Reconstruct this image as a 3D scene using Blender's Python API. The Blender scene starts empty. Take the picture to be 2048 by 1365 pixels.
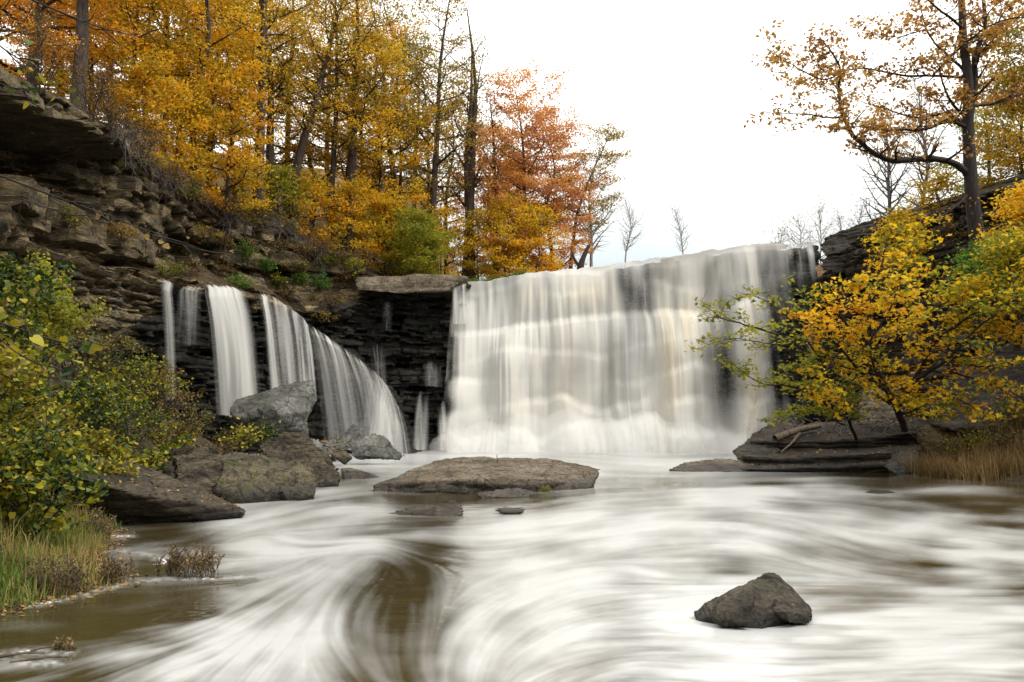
import bpy, bmesh, math, random
import numpy as np
from mathutils import Vector

scene = bpy.context.scene
COL = scene.collection
R = math.radians

# ------------------------------------------------------------------ camera, sky, sun, exposure
F = 1593.0                      # focal length in pixels of a 2048 wide frame
PITCH = math.atan(162.0 / F)
CAMZ = 1.5
cam_d = bpy.data.cameras.new("camera")
cam_d.sensor_width = 36.0
cam_d.lens = 36.0 * F / 2048.0
cam_d.clip_start = 0.1
cam_d.clip_end = 2000
cam = bpy.data.objects.new("camera", cam_d)
COL.objects.link(cam)
cam.location = (0, 0, CAMZ)
cam.rotation_euler = (math.pi / 2 + PITCH, 0, 0)
scene.camera = cam

SUN_EL, SUN_AZ = 52.0, 112.0      # azimuth clockwise from +Y (the way the camera looks)
world = bpy.data.worlds.new("World")
scene.world = world
world.use_nodes = True
wn, wl = world.node_tree.nodes, world.node_tree.links
wn.clear()
w_out = wn.new('ShaderNodeOutputWorld')
w_bg = wn.new('ShaderNodeBackground')
w_bg.inputs['Strength'].default_value = 0.12
w_sky = wn.new('ShaderNodeTexSky')
w_sky.sky_type = 'NISHITA'
w_sky.sun_disc = False
w_sky.sun_elevation = R(SUN_EL)
w_sky.sun_rotation = R(SUN_AZ)
w_sky.air_density = 1.0
w_sky.dust_density = 2.0
# a thin bright cloud sheet over the clear sky, open near the horizon
w_tc = wn.new('ShaderNodeTexCoord')
w_sep = wn.new('ShaderNodeSeparateXYZ')
w_noise = wn.new('ShaderNodeTexNoise')
w_noise.inputs['Scale'].default_value = 2.2
w_noise.inputs['Detail'].default_value = 5
w_add = wn.new('ShaderNodeMath'); w_add.operation = 'MULTIPLY_ADD'
w_add.inputs[1].default_value = 0.16
w_ramp = wn.new('ShaderNodeValToRGB')
w_ramp.color_ramp.elements[0].position = 0.10
w_ramp.color_ramp.elements[0].color = (0.95, 0.95, 0.95, 1)
w_ramp.color_ramp.elements[1].position = 0.32
w_ramp.color_ramp.elements[1].color = (0.97, 0.97, 0.97, 1)
w_mix = wn.new('ShaderNodeMixRGB')
w_mix.inputs[2].default_value = (9.6, 9.3, 8.5, 1)
wl.new(w_tc.outputs['Generated'], w_sep.inputs[0])
wl.new(w_tc.outputs['Generated'], w_noise.inputs['Vector'])
wl.new(w_noise.outputs['Fac'], w_add.inputs[0])
wl.new(w_sep.outputs['Z'], w_add.inputs[2])
wl.new(w_add.outputs[0], w_ramp.inputs['Fac'])
wl.new(w_ramp.outputs['Color'], w_mix.inputs['Fac'])
w_cl = wn.new('ShaderNodeValToRGB')          # an overcast sky is dimmer and bluer low down
w_cl.color_ramp.elements[0].position = 0.24
w_cl.color_ramp.elements[0].color = (0.37, 0.42, 0.435, 1)
w_cl.color_ramp.elements[1].position = 0.46
w_cl.color_ramp.elements[1].color = (0.96, 0.95, 0.89, 1)
w_sc = wn.new('ShaderNodeMixRGB'); w_sc.blend_type = 'MULTIPLY'; w_sc.inputs[0].default_value = 1
w_sc.inputs[2].default_value = (10, 10, 10, 1)
wl.new(w_add.outputs[0], w_cl.inputs['Fac'])
wl.new(w_cl.outputs['Color'], w_sc.inputs[1])
wl.new(w_sc.outputs[0], w_mix.inputs[2])
wl.new(w_sky.outputs['Color'], w_mix.inputs[1])
wl.new(w_mix.outputs[0], w_bg.inputs['Color'])
wl.new(w_bg.outputs[0], w_out.inputs['Surface'])

sun_d = bpy.data.lights.new("sun", 'SUN')
sun_d.energy = 1.5
sun_d.angle = R(14)
sun_d.color = (1.0, 0.93, 0.82)
sun = bpy.data.objects.new("sun", sun_d)
COL.objects.link(sun)
_sd = Vector((math.sin(R(SUN_AZ)) * math.cos(R(SUN_EL)), math.cos(R(SUN_AZ)) * math.cos(R(SUN_EL)), math.sin(R(SUN_EL))))
sun.rotation_euler = (-_sd).to_track_quat('-Z', 'Y').to_euler()

scene.view_settings.view_transform = 'Standard'
scene.view_settings.look = 'None'
scene.view_settings.gamma = 1
scene.view_settings.exposure = 0.80
scene.render.engine = 'CYCLES'
scene.cycles.max_bounces = 7
scene.cycles.diffuse_bounces = 4
scene.cycles.glossy_bounces = 3
scene.cycles.transmission_bounces = 4
scene.cycles.volume_bounces = 3
scene.cycles.transparent_max_bounces = 24
scene.cycles.use_denoising = True
scene.cycles.caustics_reflective = False
scene.cycles.caustics_refractive = False

# ------------------------------------------------------------------ geometry helpers
_ct, _st = math.cos(PITCH), math.sin(PITCH)
def P(px, py, D):
    """the point at distance D (world Y) on the line of sight through photo pixel (px, py)"""
    x = (px - 1024.0) / F
    y = (682.5 - py) / F
    dx, dy, dz = x, _ct - y * _st, _st + y * _ct
    k = D / dy
    return np.array((dx * k, D, CAMZ + dz * k))

def W(px, py, z=0.0):
    """where the line of sight through pixel (px, py) meets the level z (arrays allowed)"""
    px = np.asarray(px, float); py = np.asarray(py, float)
    x = (px - 1024.0) / F
    y = (682.5 - py) / F
    dx, dy, dz = x, _ct - y * _st, _st + y * _ct
    k = (z - CAMZ) / dz
    return dx * k, dy * k

def _h(ix, iy, iz, seed):
    h = (ix * 374761393 + iy * 668265263 + iz * 2147483647 + seed * 144269504) & 0xFFFFFFFF
    h = ((h ^ (h >> 13)) * 1274126177) & 0xFFFFFFFF
    h = ((h ^ (h >> 16)) * 2246822519) & 0xFFFFFFFF
    return ((h ^ (h >> 15)) & 0xFFFFFF) / float(0xFFFFFF)

def vnoise(x, y, z=0.0, seed=0):
    """value noise in -1..1 on arrays"""
    x, y, z = np.broadcast_arrays(np.asarray(x, float), np.asarray(y, float), np.asarray(z, float))
    fx, fy, fz = np.floor(x), np.floor(y), np.floor(z)
    ix, iy, iz = fx.astype(np.int64), fy.astype(np.int64), fz.astype(np.int64)
    u, v, w = x - fx, y - fy, z - fz
    u = u * u * u * (u * (u * 6 - 15) + 10); v = v * v * v * (v * (v * 6 - 15) + 10); w = w * w * w * (w * (w * 6 - 15) + 10)
    r = 0
    for a in (0, 1):
        for b in (0, 1):
            for c in (0, 1):
                r = r + _h(ix + a, iy + b, iz + c, seed) * (u if a else 1 - u) * (v if b else 1 - v) * (w if c else 1 - w)
    return r * 2 - 1

def fbm(x, y, z=0.0, seed=0, octv=4, gain=0.5):
    a, s, t = 1.0, 0.0, 0.0
    for k in range(octv):
        f = 2.03 ** k
        s = s + a * vnoise(np.asarray(x) * f + 17.3 * k, np.asarray(y) * f - 9.1 * k, np.asarray(z) * f + 4.7 * k, seed + k)
        t += a
        a *= gain
    return s / t

def sstep(a, b, x):
    t = np.clip((np.asarray(x, float) - a) / (b - a), 0, 1)
    return t * t * (3 - 2 * t)

def make_mesh(name, verts, faces, mat, attrs=None, smooth=True):
    """faces: list of int arrays (n, k), k vertices each"""
    me = bpy.data.meshes.new(name)
    verts = np.asarray(verts, np.float32).reshape(-1, 3)
    if not isinstance(faces, (list, tuple)):
        faces = [faces]
    faces = [np.asarray(f, np.int32) for f in faces if len(f)]
    me.vertices.add(len(verts))
    me.vertices.foreach_set('co', verts.ravel())
    loops = np.concatenate([f.ravel() for f in faces])
    tot = np.concatenate([np.full(len(f), f.shape[1], np.int32) for f in faces])
    start = np.concatenate([[0], np.cumsum(tot)[:-1]]).astype(np.int32)
    me.loops.add(len(loops))
    me.loops.foreach_set('vertex_index', loops)
    me.polygons.add(len(tot))
    me.polygons.foreach_set('loop_start', start)
    me.polygons.foreach_set('loop_total', tot)
    me.polygons.foreach_set('use_smooth', np.full(len(tot), smooth))
    me.update(calc_edges=True)
    me.validate()
    for k, v in (attrs or {}).items():
        at = me.attributes.new(k, 'FLOAT', 'POINT')
        at.data.foreach_set('value', np.asarray(v, np.float32).ravel())
    if mat is not None:
        me.materials.append(mat)
    return me

def obj(name, me, parent=None, loc=None):
    o = bpy.data.objects.new(name, me)
    COL.objects.link(o)
    if loc is not None:
        o.location = loc
    if parent is not None:
        o.parent = parent
    return o

def tag(o, label=None, cat=None, group=None, kind=None):
    if label: o['label'] = label
    if cat: o['category'] = cat
    if group: o['group'] = group
    if kind: o['kind'] = kind
    return o

def thing(name, loc, label, cat, group=None):
    o = bpy.data.objects.new(name, None)
    COL.objects.link(o)
    o.location = tuple(float(c) for c in loc)
    o.empty_display_size = 0.2
    return tag(o, label, cat, group)

def grid_faces(nu, nv):
    i = np.arange(nu - 1)[:, None] * nv + np.arange(nv - 1)[None, :]
    return np.stack([i, i + nv, i + nv + 1, i + 1], -1).reshape(-1, 4)

class MB:
    """collects tubes"""
    def __init__(s): s.v, s.f, s.n = [], [], 0
    def tube(s, pts, radii, k=6):
        pts = np.asarray(pts, float); radii = np.asarray(radii, float)
        n = len(pts)
        t = np.gradient(pts, axis=0)
        t /= np.linalg.norm(t, axis=1)[:, None] + 1e-9
        ref = np.array((0.31, 0.17, 0.93)) if abs(t[0][2]) < 0.9 else np.array((0.93, 0.31, 0.17))
        a = np.cross(t, ref); a /= np.linalg.norm(a, axis=1)[:, None] + 1e-9
        b = np.cross(t, a)
        th = np.arange(k) * 2 * math.pi / k
        ring = pts[:, None, :] + radii[:, None, None] * (np.cos(th)[None, :, None] * a[:, None, :] + np.sin(th)[None, :, None] * b[:, None, :])
        s.v.append(ring.reshape(-1, 3))
        i = np.arange(n - 1)[:, None] * k + np.arange(k)[None, :]
        j = np.arange(n - 1)[:, None] * k + (np.arange(k)[None, :] + 1) % k
        s.f.append(np.stack([i, j, j + k, i + k], -1).reshape(-1, 4) + s.n)
        s.n += n * k
    def mesh(s, name, mat, origin=(0, 0, 0)):
        v = np.concatenate(s.v) - np.asarray(origin)
        return make_mesh(name, v, [np.concatenate(s.f)], mat)

def spline(pts, n):
    """Catmull-Rom through pts, n samples"""
    pts = np.asarray(pts, float)
    if len(pts) < 3:
        t = np.linspace(0, 1, n)[:, None]
        return pts[0] * (1 - t) + pts[-1] * t
    q = np.vstack([2 * pts[0] - pts[1], pts, 2 * pts[-1] - pts[-2]])
    t = np.linspace(0, len(pts) - 1 - 1e-6, n)
    i = t.astype(int); u = (t - i)[:, None]
    a, b, c, d = q[i], q[i + 1], q[i + 2], q[i + 3]
    return 0.5 * (2 * b + (c - a) * u + (2 * a - 5 * b + 4 * c - d) * u ** 2 + (3 * b - a - 3 * c + d) * u ** 3)

# leaf outlines in a unit frame: stalk at the origin, tip at +x
LEAF_KITE = [(0, 0), (.45, .30), (1, 0), (.45, -.30)]
LEAF_OVAL = [(0, 0), (.25, .27), (.6, .28), (1, 0), (.6, -.28), (.25, -.27)]
LEAF_HEART = [(0.05, 0), (-.06, .2), (.12, .42), (.42, .42), (.75, .22), (1, 0), (.75, -.22), (.42, -.42), (.12, -.42), (-.06, -.2)]
LEAF_MAPLE = [(0, 0), (-.05, .30), (.22, .22), (.30, .52), (.48, .24), (1, 0), (.48, -.24), (.30, -.52), (.22, -.22), (-.05, -.30)]

def leaf_cloud(c, size, rng, shape=LEAF_KITE, tilt=0.7, droop=0.25, fold=0.12):
    """one polygon per leaf at centres c; returns verts, faces, tint"""
    n = len(c)
    sh = np.array(shape)
    k = len(sh)
    nrm = rng.normal(0, tilt, (n, 3)); nrm[:, 2] += 1.0
    nrm /= np.linalg.norm(nrm, axis=1)[:, None]
    ax = rng.normal(0, 1, (n, 3)); ax[:, 2] -= droop
    ax -= nrm * (ax * nrm).sum(1)[:, None]
    ax /= np.linalg.norm(ax, axis=1)[:, None] + 1e-9
    ay = np.cross(nrm, ax)
    s = np.asarray(size) * rng.uniform(0.45, 1.4, n)
    v = c[:, None, :] + s[:, None, None] * ((sh[None, :, 0:1] - 0.5) * ax[:, None, :] + sh[None, :, 1:2] * ay[:, None, :] + np.abs(sh[None, :, 1:2]) * fold * 2 * nrm[:, None, :])
    return v.reshape(-1, 3), np.arange(n * k).reshape(n, k)

# ------------------------------------------------------------------ materials
def nodes_of(name):
    m = bpy.data.materials.new(name)
    m.use_nodes = True
    nt = m.node_tree
    nt.nodes.clear()
    return m, nt.nodes, nt.links

def ramp(n, stops, interp='LINEAR'):
    r = n.new('ShaderNodeValToRGB')
    r.color_ramp.interpolation = interp
    e = r.color_ramp.elements
    e[0].position, e[0].color = stops[0][0], (*stops[0][1], 1)
    e[1].position, e[1].color = stops[-1][0], (*stops[-1][1], 1)
    for p, c in stops[1:-1]:
        x = e.new(p); x.color = (*c, 1)
    return r

def leaf_mat(name, cols, trans=0.5, rough=0.6):
    m, n, l = nodes_of(name)
    out = n.new('ShaderNodeOutputMaterial')
    at = n.new('ShaderNodeAttribute'); at.attribute_name = 'tint'
    st = [(i / (len(cols) - 1), c) for i, c in enumerate(cols)]
    rp = ramp(n, st)
    df = n.new('ShaderNodeBsdfPrincipled')
    df.inputs['Roughness'].default_value = rough
    df.inputs['Specular IOR Level'].default_value = 0.25
    tr = n.new('ShaderNodeBsdfTranslucent')
    mx = n.new('ShaderNodeMixShader'); mx.inputs[0].default_value = trans
    l.new(at.outputs['Fac'], rp.inputs[0])
    l.new(rp.outputs[0], df.inputs['Base Color'])
    l.new(rp.outputs[0], tr.inputs['Color'])
    l.new(df.outputs[0], mx.inputs[1]); l.new(tr.outputs[0], mx.inputs[2])
    l.new(mx.outputs[0], out.inputs[0])
    return m

def rock_mat(name, c1, c2, c3, scale=1.0, bump=0.6, rough=0.85, wet_z=None, moss=None, strata=0.0, moss_amt=0.55):
    m, n, l = nodes_of(name)
    out = n.new('ShaderNodeOutputMaterial')
    b = n.new('ShaderNodeBsdfPrincipled')
    geo = n.new('ShaderNodeNewGeometry')
    mp = n.new('ShaderNodeMapping'); mp.inputs['Scale'].default_value = (1, 1, 1 + strata)
    l.new(geo.outputs['Position'], mp.inputs['Vector'])
    n1 = n.new('ShaderNodeTexNoise'); n1.inputs['Scale'].default_value = 0.8 * scale; n1.inputs['Detail'].default_value = 8; n1.inputs['Roughness'].default_value = 0.65
    n2 = n.new('ShaderNodeTexNoise'); n2.inputs['Scale'].default_value = 9 * scale; n2.inputs['Detail'].default_value = 8; n2.inputs['Roughness'].default_value = 0.7
    l.new(mp.outputs[0], n1.inputs['Vector']); l.new(mp.outputs[0], n2.inputs['Vector'])
    r1 = ramp(n, [(0.36, c1), (0.5, c2), (0.66, c3)])
    l.new(n1.outputs['Fac'], r1.inputs[0])
    r2 = ramp(n, [(0.32, (0.22, 0.22, 0.22)), (0.48, (0.85, 0.85, 0.85)), (0.68, (1.6, 1.6, 1.6))])
    l.new(n2.outputs['Fac'], r2.inputs[0])
    mul = n.new('ShaderNodeMixRGB'); mul.blend_type = 'MULTIPLY'; mul.inputs[0].default_value = 0.9
    l.new(r1.outputs[0], mul.inputs[1]); l.new(r2.outputs[0], mul.inputs[2])
    col = mul.outputs[0]
    wp = n.new('ShaderNodeVectorMath'); wp.operation = 'MULTIPLY_ADD'; wp.inputs[1].default_value = (0.7, 0.7, 0.7)
    l.new(n1.outputs['Color'], wp.inputs[0]); l.new(mp.outputs[0], wp.inputs[2])
    vo = n.new('ShaderNodeTexVoronoi'); vo.feature = 'DISTANCE_TO_EDGE'; vo.inputs['Scale'].default_value = 1.1 * scale
    l.new(wp.outputs[0], vo.inputs['Vector'])
    rc = ramp(n, [(0.0, (0.25, 0.25, 0.25)), (0.018, (0.7, 0.7, 0.7)), (0.05, (1, 1, 1))]); l.new(vo.outputs['Distance'], rc.inputs[0])
    mc = n.new('ShaderNodeMixRGB'); mc.blend_type = 'MULTIPLY'; mc.inputs[0].default_value = 0.75
    l.new(col, mc.inputs[1]); l.new(rc.outputs[0], mc.inputs[2]); col = mc.outputs[0]
    if moss:
        n3 = n.new('ShaderNodeTexNoise'); n3.inputs['Scale'].default_value = 1.3 * scale; n3.inputs['Detail'].default_value = 9; n3.inputs['Roughness'].default_value = 0.75
        l.new(geo.outputs['Position'], n3.inputs['Vector'])
        r3 = ramp(n, [(moss_amt, (0, 0, 0)), (moss_amt + 0.1, (1, 1, 1))])
        l.new(n3.outputs['Fac'], r3.inputs[0])
        mm = n.new('ShaderNodeMixRGB'); mm.inputs[2].default_value = (*moss, 1)
        l.new(r3.outputs[0], mm.inputs[0]); l.new(col, mm.inputs[1])
        col = mm.outputs[0]
    rg = None
    if wet_z is not None:                       # a wet band up to the splash line
        sp = n.new('ShaderNodeSeparateXYZ'); l.new(geo.outputs['Position'], sp.inputs[0])
        ad = n.new('ShaderNodeMath'); ad.operation = 'MULTIPLY_ADD'; ad.inputs[1].default_value = wet_z * 0.8
        l.new(n1.outputs['Fac'], ad.inputs[0])
        ng = n.new('ShaderNodeMath'); ng.operation = 'MULTIPLY'; ng.inputs[1].default_value = -1
        l.new(sp.outputs['Z'], ng.inputs[0]); l.new(ng.outputs[0], ad.inputs[2])
        mr = n.new('ShaderNodeMapRange'); mr.inputs['From Min'].default_value = -wet_z * 0.9; mr.inputs['From Max'].default_value = -wet_z * 0.3
        l.new(ad.outputs[0], mr.inputs['Value'])
        wm = n.new('ShaderNodeMixRGB'); wm.blend_type = 'MULTIPLY'; wm.inputs[2].default_value = (0.34, 0.34, 0.36, 1)
        l.new(mr.outputs[0], wm.inputs[0]); l.new(col, wm.inputs[1])
        col = wm.outputs[0]
        rr = n.new('ShaderNodeMapRange'); rr.inputs['To Min'].default_value = rough; rr.inputs['To Max'].default_value = 0.3
        l.new(mr.outputs[0], rr.inputs['Value']); rg = rr.outputs[0]
    l.new(col, b.inputs['Base Color'])
    if rg: l.new(rg, b.inputs['Roughness'])
    else: b.inputs['Roughness'].default_value = rough
    b.inputs['Specular IOR Level'].default_value = 0.35
    bp = n.new('ShaderNodeBump'); bp.inputs['Strength'].default_value = bump; bp.inputs['Distance'].default_value = 0.06 / scale
    n4 = n.new('ShaderNodeTexNoise'); n4.inputs['Scale'].default_value = 16 * scale; n4.inputs['Detail'].default_value = 10; n4.inputs['Roughness'].default_value = 0.75
    l.new(mp.outputs[0], n4.inputs['Vector'])
    l.new(n4.outputs['Fac'], bp.inputs['Height'])
    n5 = n.new('ShaderNodeTexNoise'); n5.inputs['Scale'].default_value = 4.5 * scale; n5.inputs['Detail'].default_value = 6; n5.inputs['Roughness'].default_value = 0.6
    l.new(mp.outputs[0], n5.inputs['Vector'])
    b5 = n.new('ShaderNodeBump'); b5.inputs['Strength'].default_value = bump; b5.inputs['Distance'].default_value = 0.22 / scale
    ac = n.new('ShaderNodeMath'); ac.operation = 'MULTIPLY_ADD'; ac.inputs[1].default_value = 0.35
    l.new(rc.outputs[0], ac.inputs[0]); l.new(n5.outputs['Fac'], ac.inputs[2]); l.new(ac.outputs[0], b5.inputs['Height']); l.new(b5.outputs[0], bp.inputs['Normal'])
    l.new(bp.outputs[0], b.inputs['Normal'])
    l.new(b.outputs[0], out.inputs[0])
    return m

def bark_mat(name, c1, c2):
    m, n, l = nodes_of(name)
    out = n.new('ShaderNodeOutputMaterial'); b = n.new('ShaderNodeBsdfPrincipled')
    geo = n.new('ShaderNodeNewGeometry'); mp = n.new('ShaderNodeMapping'); mp.inputs['Scale'].default_value = (6, 6, 1.2)
    nz = n.new('ShaderNodeTexNoise'); nz.inputs['Scale'].default_value = 2.5; nz.inputs['Detail'].default_value = 7
    l.new(geo.outputs['Position'], mp.inputs[0]); l.new(mp.outputs[0], nz.inputs['Vector'])
    rp = ramp(n, [(0.35, c1), (0.65, c2)]); l.new(nz.outputs['Fac'], rp.inputs[0])
    l.new(rp.outputs[0], b.inputs['Base Color']); b.inputs['Roughness'].default_value = 0.9
    bp = n.new('ShaderNodeBump'); bp.inputs['Strength'].default_value = 0.7; bp.inputs['Distance'].default_value = 0.04
    l.new(nz.outputs['Fac'], bp.inputs['Height']); l.new(bp.outputs[0], b.inputs['Normal'])
    l.new(b.outputs[0], out.inputs[0])
    return m

M = {}
M['cliff'] = rock_mat('cliff_rock', (0.06, 0.048, 0.034), (0.19, 0.15, 0.09), (0.40, 0.31, 0.165), 1.0, 0.8, 0.9, None, (0.055, 0.06, 0.02), 2.5, 0.58)
M['cliff_wet'] = rock_mat('wet_cliff_rock', (0.008, 0.008, 0.008), (0.022, 0.020, 0.016), (0.05, 0.045, 0.035), 1.0, 0.7, 0.4, None, (0.016, 0.026, 0.007), 4.0, 0.55)
M['slab'] = rock_mat('slab_rock', (0.08, 0.065, 0.045), (0.15, 0.12, 0.085), (0.24, 0.2, 0.15), 1.6, 0.8, 0.9, 0.20, None, 0.0)
M['boulder'] = rock_mat('boulder_rock', (0.028, 0.023, 0.017), (0.058, 0.048, 0.035), (0.115, 0.096, 0.072), 2.5, 0.8, 0.8, 0.07, None, 0.0)
M['mossy'] = rock_mat('mossy_rock', (0.05, 0.04, 0.028), (0.10, 0.085, 0.055), (0.16, 0.13, 0.085), 1.8, 0.8, 0.85, 0.25, (0.075, 0.085, 0.018), 0.0, 0.53)
M['pale'] = rock_mat('pale_rock', (0.05, 0.05, 0.045), (0.11, 0.11, 0.10), (0.20, 0.20, 0.185), 1.2, 0.7, 0.38, None, (0.09, 0.08, 0.05), 0.0, 0.57)
M['brown'] = rock_mat('brown_rock', (0.034, 0.027, 0.018), (0.085, 0.067, 0.045), (0.15, 0.122, 0.085), 1.3, 0.8, 0.85, 0.12, None, 3.0)
M['dark'] = rock_mat('dark_rock', (0.016, 0.013, 0.010), (0.036, 0.029, 0.021), (0.07, 0.056, 0.04), 1.3, 0.8, 0.7, 0.12, (0.04, 0.045, 0.014), 3.0, 0.6)
M['ledge'] = rock_mat('ledge_rock', (0.012, 0.009, 0.007), (0.032, 0.024, 0.016), (0.066, 0.05, 0.033), 1.4, 0.8, 0.75, 0.14, None, 3.0)
M['soil'] = rock_mat('soil', (0.03, 0.022, 0.012), (0.07, 0.05, 0.025), (0.12, 0.08, 0.035), 2.0, 0.9, 0.95, None, (0.05, 0.055, 0.015), 0.0, 0.56)
M['litter'] = rock_mat('leaf_litter', (0.05, 0.03, 0.012), (0.16, 0.09, 0.025), (0.30, 0.17, 0.035), 3.0, 0.9, 0.95)
M['bark'] = bark_mat('bark', (0.018, 0.012, 0.010), (0.075, 0.052, 0.04))
M['bark_dark'] = bark_mat('dark_bark', (0.010, 0.007, 0.007), (0.035, 0.024, 0.022))
M['bark_grey'] = bark_mat('grey_bark', (0.06, 0.05, 0.05), (0.16, 0.14, 0.135))
M['bark_hazed'] = bark_mat('pale_bark', (0.2, 0.18, 0.18), (0.36, 0.33, 0.33))  # haze of the skyline trees put into a lighter bark colour
M['log'] = bark_mat('dead_wood', (0.05, 0.036, 0.025), (0.14, 0.105, 0.075))
M['yellow'] = leaf_mat('yellow_leaves', [(0.30, 0.27, 0.025), (0.72, 0.47, 0.025), (0.85, 0.54, 0.03), (0.80, 0.38, 0.02)])
M['orange'] = leaf_mat('orange_leaves', [(0.529, 0.219, 0.031), (0.795, 0.395, 0.031), (0.835, 0.488, 0.036), (0.713, 0.270, 0.046)])
M['salmon'] = leaf_mat('salmon_leaves', [(0.468, 0.208, 0.086), (0.672, 0.301, 0.116), (0.754, 0.395, 0.116), (0.672, 0.353, 0.056)])
M['gold'] = leaf_mat('gold_leaves', [(0.19, 0.18, 0.025), (0.56, 0.40, 0.03), (0.76, 0.48, 0.03), (0.56, 0.28, 0.03)])
M['olive'] = leaf_mat('olive_leaves', [(0.143, 0.136, 0.036), (0.286, 0.229, 0.046), (0.448, 0.323, 0.056), (0.347, 0.198, 0.051)])
M['green'] = leaf_mat('green_leaves', [(0.12, 0.15, 0.02), (0.24, 0.26, 0.03), (0.42, 0.38, 0.04), (0.30, 0.30, 0.03)])
M['vine'] = leaf_mat('shrub_leaves', [(0.02, 0.05, 0.012), (0.08, 0.12, 0.015), (0.20, 0.22, 0.018), (0.46, 0.38, 0.02), (0.16, 0.12, 0.02)], 0.35, 0.45)
M['brownleaf'] = leaf_mat('brown_leaves', [(0.07, 0.05, 0.02), (0.16, 0.11, 0.03), (0.24, 0.16, 0.05), (0.16, 0.07, 0.03)], 0.25)
M['scrub'] = leaf_mat('scrub_leaves', [(0.05, 0.05, 0.018), (0.12, 0.105, 0.03), (0.22, 0.17, 0.05), (0.16, 0.15, 0.03), (0.20, 0.11, 0.03)], 0.25)
M['rightyellow'] = leaf_mat('golden_yellow_leaves', [(0.173, 0.208, 0.026), (0.427, 0.374, 0.026), (0.795, 0.520, 0.021), (0.835, 0.541, 0.021), (0.754, 0.374, 0.021)])
M['sparse'] = leaf_mat('copper_leaves', [(0.224, 0.104, 0.036), (0.427, 0.208, 0.046), (0.560, 0.312, 0.066), (0.407, 0.249, 0.056)])
M['grass'] = leaf_mat('grass_blades', [(0.05, 0.10, 0.015), (0.12, 0.20, 0.03), (0.30, 0.24, 0.08), (0.42, 0.29, 0.13)], 0.3)
M['drygrass'] = leaf_mat('dry_grass_blades', [(0.10, 0.08, 0.03), (0.26, 0.17, 0.07), (0.42, 0.28, 0.13)], 0.3)
M['plant'] = leaf_mat('fresh_leaves', [(0.05, 0.12, 0.02), (0.10, 0.22, 0.03), (0.20, 0.32, 0.04)], 0.35)
M['litterleaf'] = leaf_mat('fallen_leaf', [(0.08, 0.05, 0.025), (0.18, 0.10, 0.04), (0.28, 0.16, 0.06), (0.36, 0.22, 0.06)], 0.15)

def veil_mat(name, cream):
    m, n, l = nodes_of(name)
    out = n.new('ShaderNodeOutputMaterial')
    at = n.new('ShaderNodeAttribute'); at.attribute_name = 'dens'
    ac = n.new('ShaderNodeAttribute'); ac.attribute_name = 'silt'
    rp = ramp(n, [(0.0, (0.77, 0.775, 0.775)), (1.0, cream)])
    l.new(ac.outputs['Fac'], rp.inputs[0])
    df = n.new('ShaderNodeBsdfDiffuse'); tl = n.new('ShaderNodeBsdfTranslucent'); tp = n.new('ShaderNodeBsdfTransparent')
    m1 = n.new('ShaderNodeMixShader'); m1.inputs[0].default_value = 0.25
    m2 = n.new('ShaderNodeMixShader')
    l.new(rp.outputs[0], df.inputs[0]); l.new(rp.outputs[0], tl.inputs[0])
    l.new(df.outputs[0], m1.inputs[1]); l.new(tl.outputs[0], m1.inputs[2])
    l.new(at.outputs['Fac'], m2.inputs[0]); l.new(tp.outputs[0], m2.inputs[1]); l.new(m1.outputs[0], m2.inputs[2])
    l.new(m2.outputs[0], out.inputs[0])
    return m
M['veil'] = veil_mat('falling_water', (0.75, 0.675, 0.53))

def water_mat():
    m, n, l = nodes_of('river_water')
    out = n.new('ShaderNodeOutputMaterial')
    at = n.new('ShaderNodeAttribute'); at.attribute_name = 'foam'  # foam cover, with painted sky reflection at the lower right
    geo = n.new('ShaderNodeNewGeometry')
    w = n.new('ShaderNodeBsdfPrincipled')
    w.inputs['Base Color'].default_value = (0.040, 0.031, 0.013, 1)
    w.inputs['Roughness'].default_value = 0.11
    w.inputs['IOR'].default_value = 1.33
    f = n.new('ShaderNodeBsdfPrincipled')
    f.inputs['Base Color'].default_value = (0.545, 0.555, 0.565, 1)
    f.inputs['Roughness'].default_value = 0.3
    f.inputs['Specular IOR Level'].default_value = 0.4
    mp = n.new('ShaderNodeMapping'); mp.inputs['Scale'].default_value = (0.5, 2.2, 1)
    nz = n.new('ShaderNodeTexNoise'); nz.inputs['Scale'].default_value = 1.6; nz.inputs['Detail'].default_value = 4
    l.new(geo.outputs['Position'], mp.inputs[0]); l.new(mp.outputs[0], nz.inputs['Vector'])
    bp = n.new('ShaderNodeBump'); bp.inputs['Strength'].default_value = 0.22; bp.inputs['Distance'].default_value = 0.05
    l.new(nz.outputs['Fac'], bp.inputs['Height'])
    l.new(bp.outputs[0], w.inputs['Normal']); l.new(bp.outputs[0], f.inputs['Normal'])
    mx = n.new('ShaderNodeMixShader')
    l.new(at.outputs['Fac'], mx.inputs[0]); l.new(w.outputs[0], mx.inputs[1]); l.new(f.outputs[0], mx.inputs[2])
    l.new(mx.outputs[0], out.inputs[0])
    return m
M['water'] = water_mat()

def foam_mat():
    m, n, l = nodes_of('foam')
    out = n.new('ShaderNodeOutputMaterial'); b = n.new('ShaderNodeBsdfPrincipled')
    b.inputs['Base Color'].default_value = (0.60, 0.59, 0.57, 1); b.inputs['Roughness'].default_value = 0.6
    l.new(b.outputs[0], out.inputs[0])
    return m
M['foam'] = foam_mat()


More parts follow.
